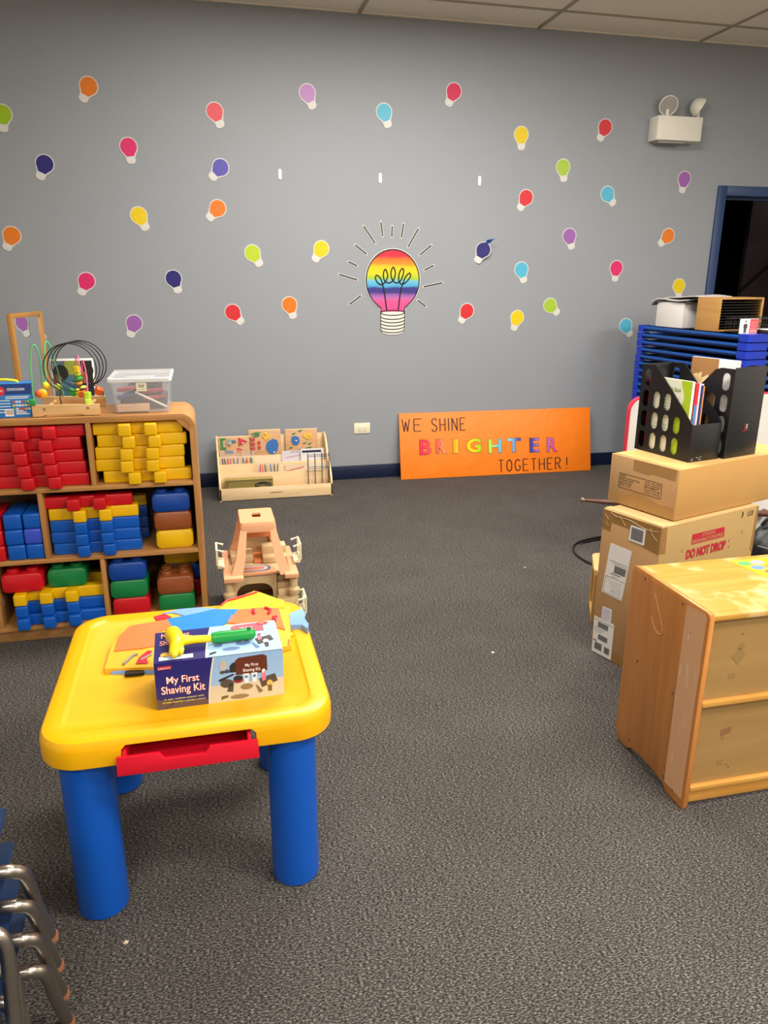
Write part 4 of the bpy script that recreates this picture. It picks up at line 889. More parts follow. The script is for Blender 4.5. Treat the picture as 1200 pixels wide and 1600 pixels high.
# shaving kit box
kt = thing('shaving_kit_box', 'blue boxed toy shaving kit standing on the yellow table', 'box', (-.0085, -3.752, TT), math.radians(1.5))
kw, kd, kh = .145, .158, .118
BODY = plain('#28246a', .35)
b = MB(); b.box((-kw, 0, 0), (kw, kd, kh), BODY, .0012); b.build('carton', kt)
NV, SKY, SKY2, BEI, LEA = plain('#25226c', .3), plain('#8fb4dc', .3), plain('#a9d0f0', .3), plain('#c9bfa6', .3), plain('#5e2c20', .35)
GR = plain('#4a4440', .35); TAN = plain('#8c7650', .35); LPK = plain('#e87890', .35); BROWNB = plain('#5c4a48', .35); LTX = plain('#f6e4e0', .35)
def kitface(M, w, h, topf):
    b = MB(); z = .0003
    b.rect(0, 0, w, h, z, NV if topf else NV, M)
    if not topf:
        b.flat([(0, 0), (.39*w, 0), (.39*w, .10*h), (0, .22*h)], z*2, BROWNB, M)
    cv = [(.405*w+.055*w*(k/8)**1.6, h*k/8) for k in range(9)]
    b.flat([(w, 0)] + [(w, h)] + [(p[0]-.012*w, p[1]) for p in reversed(cv)], z*2, CREAM if not topf else PAPER, M)
    b.flat([(w, 0), (w, h)] + list(reversed(cv)), z*3, SKY2 if topf else SKY, M)
    if not topf:
        b.flat([(w, 0), (w, .40*h)] + [(p[0], p[1]) for p in reversed(cv[:4])], z*4, BEI, M)
    z5 = .0016
    S = lambda x, y: (x*w, y*h)
    # brown wash bag
    b.flat([S(*q) for q in [(.62,.56),(.62,.88),(.65,.93),(.84,.95),(.87,.90),(.87,.60),(.84,.55)]] , z5, LEA, M) if not topf else b.flat([S(*q) for q in [(.62,.66),(.62,.90),(.65,.95),(.86,.97),(.89,.90),(.89,.68)]], z5, plain('#b0606a', .35), M)
    ty_ = .70 if not topf else .78
    b.text('My First', .695*w, (ty_)*h, .80*w, (ty_+.085)*h, z5+.0004, LTX, M, .01); b.text('Shaving Kit', .675*w, (ty_-.11)*h, .815*w, (ty_-.02)*h, z5+.0004, LTX, M, .01)
    if not topf: b.flat([S(*q) for q in [(.57,.63),(.575,.78),(.60,.84),(.62,.84),(.62,.63)]], z5, INK, M)
    # brush, comb, dryer, tins, tubes
    by0 = 0 if not topf else -.02
    if not topf:
        b.disc(.525*w, .80*h, .032*w, .115*h, z5, plain('#b8b0a8', .35), M); b.disc(.515*w, .655*h, .02*w, .035*h, z5, GR, M); b.disc(.550*w, .665*h, .02*w, .04*h, z5+.0002, plain('#3a4460', .35), M)
        b.flat([S(*q) for q in [(.48,.50),(.60,.60),(.605,.57),(.49,.45)]], z5, INK, M)
        b.disc(.545*w, .40*h, .052*w, .095*h, z5, GR, M); b.flat([S(*q) for q in [(.54,.22),(.57,.40),(.60,.38),(.59,.20)]], z5, GR, M)
        b.disc(.635*w, .44*h, .038*w, .06*h, z5, plain('#8c1c2c', .35), M); b.disc(.635*w, .49*h, .038*w, .055*h, z5+.0002, INK, M)
    ob = [(.70, .28, .05, .065), (.64, .08, .075, .05)] if not topf else [(.70, .33, .06, .065), (.60, .18, .07, .05), (.50, .33, .035, .05)]
    for cx, cy, rx, ry in ob: b.disc(cx*w, cy*h, rx*w, ry*h, z5, TAN if not topf else plain('#6478a8', .35), M)
    b.flat([S(*q) for q in ([(.49,.05),(.55,.09),(.55,.14),(.50,.13)] if not topf else [(.42,.05),(.48,.10),(.48,.15),(.43,.12)])], z5, INK if topf else plain('#6a5a34', .35), M)
    for cx in (.70, .765):
        b.flat([S(cx-.024, .57), S(cx+.024, .57), S(cx+.015, .36), S(cx-.015, .36)], z5+.0002, plain('#dfe3ea', .35), M); b.disc(cx*w, .50*h, .013*w, .035*h, z5+.0004, plain('#5c86b0', .35), M)
    b.flat([S(*q) for q in [(.80,.42),(.93,.50),(.95,.33),(.82,.22)]], z5, GR, M); b.flat([S(.825,.36), S(.855,.38), S(.855,.58), S(.825,.56)], z5+.0002, LPK, M); b.disc(.84*w, .58*h, .014*w, .05*h, z5+.0002, PAPER, M)
    b.disc(.885*w, .30*h, .024*w, .07*h, z5+.0004, plain('#d8b060', .35) if not topf else PAPER, M); b.flat([S(.87,.12), S(.90,.12), S(.902,.26), S(.868,.26)], z5+.0004, GR if topf else plain('#6a5a34', .35), M)
    b.flat([S(*q) for q in [(.77,.30),(.785,.28),(.83,.14),(.80,.10),(.79,.13)]], z5, plain('#7a6a4c', .35) if not topf else plain('#6478a8', .35), M)
    # titles
    pk = plain('#f29a8c', .4)
    if not topf:
        for dz, m, bo in ((.0016, plain('#c43a4c', .4), .04), (.0020, plain('#fbe3d8', .4), .006)):
            b.text('My First', .085*w, .50*h, .335*w, .70*h, dz, m, M, bo); b.text('Shaving Kit', .04*w, .28*h, .375*w, .50*h, dz, m, M, bo)
        b.text('A safe, realistic playset with', .055*w, .185*h, .36*w, .235*h, .0016, plain('#e8d860', .4), M, .004); b.text('all kids need for a perfect shave!', .04*w, .115*h, .37*w, .165*h, .0016, plain('#e8d860', .4), M, .004)
        b.rect(.025*w, .86*h, .13*w, .94*h, .0016, PRED, M); b.text('Lakeshore', .032*w, .875*h, .123*w, .92*h, .0019, LTX, M)
        b.line((.06*w, .02*h), (.13*w, .12*h), .001, .0016, INK, M)
    else:
        b.text('My First', .05*w, .72*h, .28*w, .92*h, .0016, pk, M, .02); b.text('Shaving Kit', .04*w, .48*h, .33*w, .68*h, .0016, pk, M, .02)
        b.disc(.085*w, .22*h, .035*w, .075*h, .0016, plain('#e8b840', .4), M); b.rect(.04*w, .05*h, .30*w, .17*h, .0016, plain('#cfe0f4', .4), M)
        b.disc(.885*w, .93*h, .055*w, .055*h, .0020, plain('#e83c4c', .4), M); b.text('18', .87*w, .915*h, .90*w, .955*h, .0023, plain('#f8e070', .4), M, .02)
    return b
kitface(frame((-kw, -.0004, 0), (1, 0, 0), (0, 0, 1)), 2*kw, kh, False).build('printed_front', kt)
kitface(frame((-kw, 0, kh+.0002), (1, 0, 0), (0, 1, 0)), 2*kw, kd, True).build('printed_top', kt)
# toy hammer
hm = thing('toy_hammer', 'plastic toy hammer with yellow head and green handle on the kit box', 'toy hammer', (-.028, -3.690, TT+kh+.0032), math.radians(2))
HY = plain('#efcd12', .34); HG = plain('#0f9438', .34)
b = MB(); b.tube([(-.045, 0, .016), (.0, 0, .014), (.012, 0, .013)], [.010, .0088, .0085], HY, 14)
hd = [(-.088, .030, .016), (-.080, .020, .020), (-.074, .006, .022), (-.070, -.012, .020), (-.072, -.030, .014)]
b.build('neck', hm)
b = MB(); b.tube([(-.086, .046, .018), (-.084, .040, .018), (-.080, .024, .018), (-.076, .006, .018), (-.074, -.012, .017), (-.078, -.030, .013), (-.083, -.046, .009), (-.082, -.056, .007)], [.003, .0195, .0205, .0180, .0175, .0150, .011, .004], HY, 16, smooth=1)
b.tube([(-.076, 0, .017), (-.055, 0, .017), (-.040, 0, .016)], [.016, .0125, .010], HY, 14)
b.tube([(-.074, -.018, .014), (-.066, -.034, .011), (-.066, -.050, .008)], [.011, .008, .004], HY, 10)
b.build('hammer_head', hm)
b = MB(); b.lathe([(.009, 0), (.0125, .002), (.0142, .02), (.0135, .05), (.0142, .085), (.0125, .098), (.006, .103)], HG, n=20, M=Matrix.Translation((.004, 0, .0145)) @ Matrix.Rotation(PI/2, 4, 'Y')); g_ = b.build('handle', hm)
b = MB(); b.disc(.092, 0, .0055, .0065, .0291, plain('#0a3a1a', .6)); b.build('hanging_hole', hm)

# ------------------------------------------------------------------ stack of school chairs, bottom left
SEAT = plain('#1a3152', .38, name='navy_seat')
def chair(label):
    c = thing('school_chair', label, 'chair', (-.537, -4.268, 0), 0, 'stacked school chairs')
    # seat shell
    rows = []
    for y, z, w in ((-.17, .315, .12), (-.13, .302, .145), (-.05, .296, .152), (.05, .298, .152), (.13, .303, .152), (.17, .300, .148), (.188, .288, .135)):
        rows.append([(w*s, y, z+.012*abs(s)**3) for s in (-1, -.8, -.5, 0, .5, .8, 1)])
    tb = bmesh.new(); V_ = [[tb.verts.new(p) for p in r] for r in rows]
    for a, c_ in zip(V_, V_[1:]):
        for i in range(6): tb.faces.new((a[i], a[i+1], c_[i+1], c_[i]))
    bmesh.ops.recalc_face_normals(tb, faces=tb.faces); bmesh.ops.solidify(tb, geom=tb.faces[:], thickness=.008)
    b = MB(); b.merge(tb, SEAT); b.build('seat', c)
    rows = [[(w*s, -.185-.03*k-.012*(1-abs(s)**2), z) for s in (-1, -.8, -.5, 0, .5, .8, 1)] for k, (z, w) in enumerate(((.33, .10), (.38, .13), (.46, .145), (.54, .135), (.56, .11)))]
    tb = bmesh.new(); V_ = [[tb.verts.new(p) for p in r] for r in rows]
    for a, c_ in zip(V_, V_[1:]):
        for i in range(6): tb.faces.new((a[i], a[i+1], c_[i+1], c_[i]))
    bmesh.ops.solidify(tb, geom=tb.faces[:], thickness=.008)
    b = MB(); b.merge(tb, SEAT); b.build('backrest', c)
    for s in (-1, 1):
        for fy, ft in ((.06, .173), (-.06, -.10)):
            b = MB(); b.tube([(s*.02, fy, .268), (s*.15, fy, .268), (s*.176, fy+.004*(1 if ft > 0 else -1), .262), (s*.190, fy+(ft-fy)*.16, .235), (s*.189, fy+(ft-fy)*.5, .13), (s*.187, ft, .012)], .0115, CHROME, 14, smooth=5); lg = b.build('leg', c)
            b = MB(); b.lathe([(.010, 0), (.0135, .002), (.0135, .014), (.0118, .018)], plain('#8a5a3c', .5) if ft > 0 else plain('#8d8c8a', .3), (s*.187, ft, 0), 14); b.build('foot_cap', lg)
    return c
ch = chair('lowest navy school chair of the stack at the left edge')
for k, lab in ((1, 'second navy school chair from the floor in the stack'), (2, 'third navy school chair from the floor in the stack'), (3, 'topmost navy school chair of the stack at the left edge')):
    copy_thing(ch, (-.537-.002*k, -4.268, .0725*k), label=lab)
# ------------------------------------------------------------------ wooden cabinet, right foreground (its back towards the room)
CBW = wood('cabinet_side', '#b97638', '#cb8846', 2, .38); CBT = wood('cabinet_top', '#b5822f', '#c69544', 0, .36, wear='#d9bd8c'); CBE = wood('cabinet_edge', '#bb8236', '#cd984a', 0, .4); CBB = wood('cabinet_back', '#937241', '#9f7e4b', 0, .5, scale=3)
t = thing('storage_cabinet', 'worn honey coloured wooden cabinet with its back to the room, right foreground', 'cabinet', (1.232, -3.812, 0))
W_ = 1.05; D_ = .372; HT = .606
pr = [(0, .012), (.006, 0), (.085, 0), (.105, .018), (.16, .026), (.22, .026), (.27, .022), (.295, .006), (.31, .002), (.345, .004), (.366, .020), (.372, .045), (.372, HT-.02), (.366, HT-.006), (.352, HT), (.014, HT), (.004, HT-.004), (0, HT-.014)]
b = MB(); b.prism(pr, 0, .016, CBW, Matrix(((0, 0, 1, 0), (1, 0, 0, 0), (0, 1, 0, 0), (0, 0, 0, 1))), bev=.003); sp_ = b.build('side_panel', t)
b = MB(); b.prism(pr, 0, .016, CBW, Matrix.Translation((W_-.016, 0, 0)) @ Matrix(((0, 0, 1, 0), (1, 0, 0, 0), (0, 1, 0, 0), (0, 0, 0, 1))), bev=.003); b.build('side_panel', t)
SCM = plain('#3a3330', .35, metal=.6); 
ML = frame((-.0003, 0, 0), (0, -1, 0), (0, 0, 1))      # left face, local x = -y
b = MB()
for y, z in ((.302, .585), (.116, .585), (.294, .316), (.110, .312), (.289, .040), (.102, .040), (.053, .030), (.070, .520)):
    r_ = .0042 if z != .520 else .0022
    b.lathe([(r_, 0), (r_*.9, .0008), (r_*.3, .0012)], SCM, n=12, M=ML @ Matrix.Translation((-y, z, 0))); b.disc(-y, z, r_*.35, r_*.35, .0014, WHITE, ML, 8)
b.build('screws', sp_)
# clear tape band down the front edge of the side panel
tpm, n, l, bs = base_mat('clear_tape'); bs.inputs['Base Color'].default_value = lin('#c89a6c'); bs.inputs['Roughness'].default_value = .3
nz = n.new('ShaderNodeTexNoise'); nz.inputs['Scale'].default_value = 14; nz.inputs['Detail'].default_value = 8; tc = n.new('ShaderNodeTexCoord'); mp = n.new('ShaderNodeMapping'); mp.inputs['Rotation'].default_value = (0.6, 0, 0); mp.inputs['Scale'].default_value = (1, 3, .8); l.new(tc.outputs['Object'], mp.inputs[0]); l.new(mp.outputs[0], nz.inputs['Vector'])
rp = n.new('ShaderNodeValToRGB'); rp.color_ramp.elements[0].position = .58; rp.color_ramp.elements[1].position = .80; rp.color_ramp.elements[0].color = lin('#dba97e'); rp.color_ramp.elements[1].color = lin('#f0dfd0'); l.new(nz.outputs['Fac'], rp.inputs[0]); l.new(rp.outputs[0], bs.inputs['Base Color'])
b = MB(); b.prism([(-.012, .03), (-.012, .588), (-.018, .598), (-.098, .590), (-.094, .03)], 0, .0004, tpm, ML); b.build('tape_band', sp_)
b = MB(); b.tube([(-.0006, .245, .562), (-.0006, .205, .500), (-.0006, .190, .468), (-.0006, .200, .452), (-.0006, .225, .458), (-.0006, .250, .488)], .0012, plain('#d8a468', .6), 5, smooth=4); b.build('scratch', sp_)
b = MB(); b.box((.012, .002, HT-.026), (W_-.012, D_-.006, HT-.006), CBT, .005, 3); tp = b.build('top_panel', t)
b = MB(); b.box((.016, .016, .03), (W_-.016, .022, HT-.02), CBB); bk = b.build('back_panel', t)
for z0, z1, nm in ((.326, .342, 'shelf_rail'), (.058, .074, 'shelf_rail'), (.018, .056, 'base_rail')):
    b = MB(); b.box((.016, .0 if nm[0] == 's' else .008, z0), (W_-.016, .017, z1), CBE, .003); b.build(nm, t)
MF = frame((0, .0155, 0), (1, 0, 0), (0, 0, 1)); RESD = plain('#8d7040', .6, var=.1, vs=60); RESD2 = plain('#8a5c3a', .6); b = MB()
b.flat([(.096,.462),(.118,.488),(.140,.466),(.120,.438)], .0002, RESD, MF); b.flat([(.112,.488),(.122,.505),(.136,.496),(.128,.480)], .0002, RESD, MF); b.build('tape_mark', bk); b = MB(); b.rect(.096, .398, .116, .413, .0002, RESD, MF); b.build('tape_mark', bk); b = MB()
b.flat([(.10,.216),(.132,.226),(.133,.246),(.10,.238)], .0002, RESD2, MF); b.build('tape_mark', bk); b = MB(); b.rect(.105, .122, .120, .138, .0002, RESD, MF); b.build('tape_mark', bk); b = MB()
for x, z in ((.12, .53), (.108, .208), (.135, .12), (.143, .11)): b.disc(x, z, .002, .002, .0002, INK, MF, 8)
b.build('specks', bk)
# bright sheet of counting shapes taped on the cabinet top
sh = thing('picture_sheet', 'yellow sheet with coloured oval patches lying on the cabinet top', 'picture sheet', (1.232+.31, -3.812+.19, HT-.0058))
SHY = plain('#f0c02c', .4); b = MB(); b.prism([(-.0, .145), (.02, -.03), (.42, -.03), (.42, .145)], 0, .0012, SHY); b.build('sheet', sh)
b = MB(); cols = ['#58c46c', '#e89ad0', '#f4d820', '#6a8ad4', '#f08a3c', '#58a8e0', '#e85a60', '#9a6ac4']
for r_ in range(4):
    for k in range(8):
        if r_ == 0 or True:
            cx, cy = .030+k*.046+.018*r_, .117-r_*.038
            if cx < .4: b.disc(cx, cy, .022, .016, .0016, plain(cols[(k+3*r_) % 8], .4), None, 16)
b.build('printed_ovals', sh)

# ------------------------------------------------------------------ cardboard boxes
def carton(name, label, loc, rz, w, d, h, ml, mf, mt):  # ml, mf, mt: left, front and top tones with the shading painted in
    r = thing(name, label, 'box', loc, rz, None)
    b = MB(); tb = bmesh.new(); bmesh.ops.create_cube(tb, size=1)
    bmesh.ops.transform(tb, matrix=Matrix.Translation((w/2, d/2, h/2)) @ Matrix.Diagonal((w, d, h, 1)), verts=tb.verts)
    bmesh.ops.bevel(tb, geom=tb.edges[:], offset=.004, segments=2, affect='EDGES', profile=.5)
    bmesh.ops.recalc_face_normals(tb, faces=tb.faces)
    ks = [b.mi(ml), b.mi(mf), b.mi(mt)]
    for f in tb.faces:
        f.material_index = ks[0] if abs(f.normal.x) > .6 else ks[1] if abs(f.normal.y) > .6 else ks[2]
    b.merge(tb, None); b.build('carton', r); return r
A5 = math.radians(17.5)
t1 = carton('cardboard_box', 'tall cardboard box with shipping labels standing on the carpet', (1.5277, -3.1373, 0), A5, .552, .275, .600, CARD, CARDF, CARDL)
ML1 = frame((-.0004, .275, 0), (0, -1, 0), (0, 0, 1)); MF1 = frame((0, -.0004, 0), (1, 0, 0), (0, 0, 1))
def bars(b, x0, x1, z0, z1, M, z=.0012, n=24, seed=1, m=INK):
    rr_ = random.Random(seed); x = x0
    while x < x1-.001:
        w = rr_.choice((.0012, .002, .0032))*(x1-x0)/.05*(.8 if n == 24 else 1); w = min(w, x1-x)
        b.rect(x, z0, x+w*.62, z1, z, m, M); x += w
LBL = plain('#e6e3df', .45, var=.02)
b = MB(); P4 = [(.052,.476),(.155,.473),(.132,.265),(.031,.268)]; b.prism(P4, .0002, .0008, LBL, ML1)
SK = Matrix.Translation((.031, .266, 0)) @ Matrix(((1, .1, 0, 0), (0, 1, 0, 0), (0, 0, 1, 0), (0, 0, 0, 1)))
ML1b = ML1 @ SK
bars(b, .040, .096, .098, .128, ML1b, seed=2); b.rect(.012, .140, .098, .143, .0012, plain('#9c9894', .6), ML1b); b.rect(.03, .132, .098, .134, .0012, plain('#9c9894', .6), ML1b); b.rect(.028, .090, .075, .093, .0012, GR, ML1b); b.rect(.034, .080, .066, .082, .0012, plain('#9c9894', .6), ML1b)
b.rect(.006, .074, .099, .0755, .0012, GR, ML1b); b.rect(.006, .006, .0075, .074, .0012, GR, ML1b); b.rect(.006, .006, .099, .0072, .0012, GR, ML1b)
for k in range(5): b.rect(.022+.006*k, .060-.010*k, .085+.002*k, .0618-.010*k, .0012, plain('#b4aeb0', .6), ML1b)
b.disc(.050, .018, .010, .005, .0012, plain('#a6b4c8', .5), ML1b, 10, 0, PI); b.build('shipping_label', t1)
b = MB(); b.prism([(.043,.210),(.091,.213),(.091,.158),(.042,.160)], .0002, .0008, plain('#dcdbe2', .45, var=.03), ML1)
for k in range(6): b.rect(.050, .166+.007*k, .078+.004*(k % 3), .168+.007*k, .0012, plain('#a8aac4', .6), ML1)
b.build('small_label', t1)
b = MB(); b.prism([(.007,.156),(.104,.158),(.110,.152),(.110,.005),(.009,.003)], .0009, .0016, LBL, ML1)
bars(b, .030, .083, .118, .140, ML1, .002, seed=5); bars(b, .036, .085, .066, .088, ML1, .002, seed=6); bars(b, .022, .060, .020, .050, ML1, .002, seed=7); bars(b, .072, .100, .020, .048, ML1, .002, seed=8)
for k in range(4): b.rect(.014, .096+.006*k, .05+.008*k, .098+.006*k, .002, plain('#b8b4b8', .6), ML1)
b.rect(.012, .145, .108, .1465, .002, GR, ML1); b.rect(.012, .054, .03, .058, .002, GR, ML1); b.build('shipping_label', t1)
b = MB(); b.prism([(.139,.572),(.2085,.572),(.2065,.512),(.1345,.513)], .0016, .0022, LBL, ML1); bars(b, .145, .200, .520, .566, ML1, .0026, seed=9, m=plain('#3c4248', .5)); b.build('barcode_label', t1)
b = MB()
b.prism([(.002,.598),(.273,.598),(.273,.548),(.10,.556),(.045,.556),(.045,.520),(.002,.522)], .0002, .0006, TAPE, ML1); b.build('packing_tape', t1)
b = MB(); b.prism([(.205,.55),(.273,.55),(.273,.498),(.20,.506)], .0004, .0008, TAPE, ML1); b.build('packing_tape', t1)
b = MB(); b.prism([(.002,.002),(.273,.002),(.273,.036),(.110,.044),(.002,.056)], .0002, .0006, TAPE, ML1)
b.build('packing_tape', t1)
b = MB(); b.prism([(.002,.598),(.026,.598),(.030,.498),(.002,.502)], .0002, .0008, TAPE, MF1); b.build('packing_tape', t1)
b = MB(); 
for q in ([(.04,.594),(.07,.585),(.13,.588),(.20,.575),(.262,.58)], [(.085,.59),(.10,.575),(.115,.56)], [(.225,.585),(.24,.56),(.262,.545)], [(.012,.58),(.03,.565),(.02,.55),(.035,.54)]): b.tube([(-.0018, .275-s, z) for s, z in q], .0008, plain('#c4ab84', .3), 5, smooth=3)
b.build('tape_wrinkle', t1)
b = MB(); b.prism([(.170,.506),(.358,.505),(.354,.545),(.170,.546)], .0002, .0005, PRED, MF1); TN = CARDF
b.text('ATTENTION!', .225, .528, .300, .541, .0008, TN, MF1, .012); b.text('BREAKABLE IF DROPPED', .175, .509, .350, .523, .0008, TN, MF1, .012); b.text('DO NOT DROP', .148, .452, .375, .490, .0008, PRED, MF1, .06, skew=0); b.build('red_print', t1)
b = MB(); b.text('LLE28', .484, .566, .520, .586, .0006, INK, MF1); b.tube([(.452, -.001, .588), (.456, -.001, .574), (.450, -.001, .566)], .002, INK, 6)
for x, z in ((.395, .482), (.125, .492), (.470, .505), (.40, .458)): b.disc(x, z, .006, .006, .0005, plain('#8a6a3c', .8), MF1, 9); b.disc(x+.002, z-.002, .003, .003, .0008, plain('#d8bc8c', .8), MF1, 8)
b.prism([(.540,.596),(.550,.596),(.550,.41),(.535,.42)], .0002, .0006, TAPE, MF1); b.build('box_markings', t1)
# lifted flap on the box top, seen along its left edge
b = MB(); b.prism([(.0, .003), (.03, .004), (.035, .272), (.004, .272)], .0, .003, CARDL, Matrix.Translation((.002, 0, .600)) ); b.build('top_flap', t1)
t2 = carton('cardboard_box', 'wide flat cardboard box on top of the tall one, under the magazine files', (1.6027, -3.0904, .6032), A5, .66, .315, .189, plain('#be9668', .75, var=.05, vs=8, spec=.25), plain('#b3894f', .75, var=.05, vs=8, spec=.25), plain('#c79f62', .75, var=.05, vs=8, spec=.25))  # own tone per face, shading again carried by the colour
ML2 = frame((-.0004, .315, 0), (0, -1, 0), (0, 0, 1)); MF2 = frame((0, -.0004, 0), (1, 0, 0), (0, 0, 1))
b = MB(); Z0 = .0006
for (p, q) in (((.049,.122),(.248,.122)), ((.248,.122),(.248,.066)), ((.248,.066),(.049,.066)), ((.049,.066),(.049,.122))): b.line(p, q, .0018, Z0, INK, ML2)
for s, x0, x1, z0 in (('ITEM#:', .053, .080, .112), ('DESCRIPTION: WOODEN PUZZLE', .053, .148, .103), ('PURCHASE ORDER', .053, .118, .094), ('MADE IN CHINA', .053, .112, .084), ('QTY: 2 PC', .053, .108, .074), ('G.W. 10.5 KGS', .172, .243, .111), ('N.W. 9.8 KGS', .172, .243, .102), ('MEASUREMENTS', .172, .235, .093), ('41 X 32 X 20 CM', .172, .240, .083), ('CTN: 1 OF 20', .172, .240, .073)):
    b.text(s, x0, z0, x1, z0+.0058, Z0, INK, ML2, .008)
b.build('printed_panel', t2)
T2 = plain('#a98350', .25, var=.08, vs=25, name='tan_tape')
b = MB(); b.prism([(.111,.186),(.305,.186),(.303,.146),(.20,.150),(.185,.142),(.113,.146)], .0002, .0005, T2, ML2); b.build('packing_tape', t2)
b = MB(); b.prism([(.002,.002),(.311,.002),(.306,.046),(.245,.042),(.178,.060),(.118,.062),(.108,.045),(.002,.038)], .0002, .0005, T2, ML2); b.build('packing_tape', t2)
b = MB(); b.box((.006, .004, .1892), (.010, .311, .1897), plain('#5c4428', .8)); b.build('flap_seam', t2)
TOPZ = .6032+.189+.0006

# ------------------------------------------------------------------ magazine files and what they hold
MFB = plain('#17181a', .36, name='black_file_plastic'); 
def slot(cx, cz, hw=.0165, hh=.032, n=6):
    return [(cx+hw*math.cos(PI*k/n), cz+(hh-hw)+hw*math.sin(PI*k/n)) for k in range(n+1)] + [(cx-hw*math.cos(PI*k/n), cz-(hh-hw)-hw*math.sin(PI*k/n)) for k in range(n+1)]
def mag(label, loc, rz, w, prof, slots, d, hf, hb):
    r = thing('magazine_file', label, 'magazine file', loc, rz, 'black magazine files')
    for x in (0, w-.004):
        b = MB(); b.holed(prof, slots, 0, .004, MFB, Matrix.Translation((x, 0, 0)) @ Matrix(((0, 0, 1, 0), (1, 0, 0, 0), (0, 1, 0, 0), (0, 0, 0, 1)))); b.build('side_panel', r)
    b = MB(); b.box((.003, 0, 0), (w-.003, .004, hf), MFB, .001); b.build('front_panel', r)
    b = MB(); b.box((.003, d-.004, 0), (w-.003, d, hb), MFB, .001); b.build('back_panel', r)
    b = MB(); b.box((.003, .003, 0), (w-.003, d-.003, .004), MFB); b.build('bottom', r)
    return r
d1 = .272
prof1 = [(0, 0), (d1, 0), (d1, .330), (d1-.065, .332), (d1-.075, .325), (0, .137)]
sl = []
for row in range(4):
    for c_ in range(5):
        cx, cz = d1-(.032+.0545*c_+(.010 if row == 2 else 0)*0), .046+.0785*row
        lim = .137+(.325-.137)*(cx-.02)/(d1-.075)-.05 if cx < d1-.09 else 1
        q_ = slot(cx, cz)
        if all(z < (.137+(.325-.137)*y/(d1-.075) if y < d1-.075 else .326)-.006 and .006 < y < d1-.006 for y, z in q_): sl.append(q_)
m1 = mag('black perforated magazine file holding picture books on the cardboard box', (1.696, -3.000, TOPZ), math.radians(12.5), .150, prof1, sl, d1, .137, .330)
b = MB(); ms = frame((0, -.0004, 0), (1, 0, 0), (0, 0, 1)); rw = random.Random(4)
for k in range(9): b.disc(.004+rw.random()*.06, .006+rw.random()*.012, .003+rw.random()*.004, .002, .0002, plain('#8c8884', .6), ms, 6)
b.build('worn_patch', m1)
d2 = .255; prof2 = [(0, 0), (d2, 0), (d2, .137), (.085, .322), (.06, .330), (0, .330)]; sl2 = []
for row in range(4):
    for c_ in range(4):
        q_ = slot(.034+.0545*c_, .046+.0785*row)
        if all(z < (.137+(.322-.137)*(d2-y)/(d2-.085) if y > .085 else .326)-.006 and .006 < y < d2-.006 for y, z in q_): sl2.append(q_)
m2 = mag('black magazine file turned with its tall plain back to the room', (1.862, -2.976, TOPZ), math.radians(15.7), .180, prof2, sl2, d2, .335, .137)
b = MB(); ms = frame((0, -.0005, 0), (1, 0, 0), (0, 0, 1)); b.text('L', .094, .104, .100, .124, .0003, PRED, ms, .03); b.text('E', .104, .106, .112, .122, .0003, plain('#c8c0bc', .5), ms, .02); b.line((.084, .098), (.118, .100), .002, .0003, PRED, ms); b.build('logo_print', m2)
# books stand inside file one, spines towards the front
AX = (math.cos(math.radians(12.5)), math.sin(math.radians(12.5)))
def infile(origin, rz, x, y, z): 
    c_, s_ = math.cos(rz), math.sin(rz); return (origin[0]+x*c_-y*s_, origin[1]+x*s_+y*c_, origin[2]+z)
O1 = (1.696, -3.000, TOPZ); RZ1 = math.radians(12.5)
def book(x, th_, y0, dep, h, cov, label, pages=PAPER, lean=0):
    o = thing('picture_book', label, 'book', infile(O1, RZ1, x, y0, .0046), RZ1, 'books in the black magazine file')
    o.rotation_euler = (math.radians(lean), 0, RZ1)
    b = MB(); b.box((0, 0, 0), (.0012, dep, h), cov); b.box((th_-.0012, 0, 0), (th_, dep, h), cov); b.box((0, -.0004, 0), (th_, .0012, h), cov); b.build('cover', o)
    b = MB(); b.box((.0012, .002, .002), (th_-.0012, dep-.003, h-.003), pages); b.build('pages', o); return o
b0 = book(.008, .012, .030, .190, .284, plain('#eef0da', .45), 'white and lime green book with a printed page, nearest the perforated side')
b = MB(); MBk = frame((-.0004, .190, 0), (0, -1, 0), (0, 0, 1)); LIM = plain('#b4d22c', .45)
wv = [(.190, .284), (.190, 0), (.098, 0)] + [(.112+.016*math.sin(k*.9)+.0036*k, .03+.254*k/12) for k in range(13)]
b.flat(wv, .0002, LIM, MBk); b.text('About This Book', .042, .240, .142, .256, .0005, plain('#8c9a1c', .5), MBk, .012)
for k in range(9): b.rect(.056+.002*k, .226-.011*k, .122+.005*((k*7) % 4), .2285-.011*k, .0005, plain('#b8bca8', .5), MBk)
for k in range(5): b.rect(.03, .11-.012*k, .09, .113-.012*k, .0005, plain('#b8bca8', .5), MBk)
b.build('printed_page', b0)
xs = .0215
for th_, y0, h, c1, lab in ((.014, .026, .278, '#c8202c', 'red and blue spined book in the front of the magazine file'), (.006, .030, .275, '#e05a94', 'thin pink book in the black magazine file'), (.010, .034, .272, '#e8e6da', 'white book between pink and navy ones in the file'), (.007, .030, .268, '#3c3a80', 'thin navy book in the black magazine file'), (.010, .036, .264, '#e0962c', 'orange spined book in the magazine file'), (.008, .050, .270, '#d8c8e0', 'pale lilac book at the far side of the magazine file')):
    o = book(xs, th_, y0, .222, h, plain(c1, .42), lab)
    if 'blue' in lab:
        b = MB(); b.rect(.0005, 0, th_-.0005, .20, .0012, plain('#2f86b8', .42), frame((0, 0, 0), (1, 0, 0), (0, 0, 1))); b.build('spine_print', o)
    xs += th_+.0022
O2 = (1.862, -2.976, TOPZ); RZ2 = math.radians(15.7)
KRF = plain('#b58550', .65)
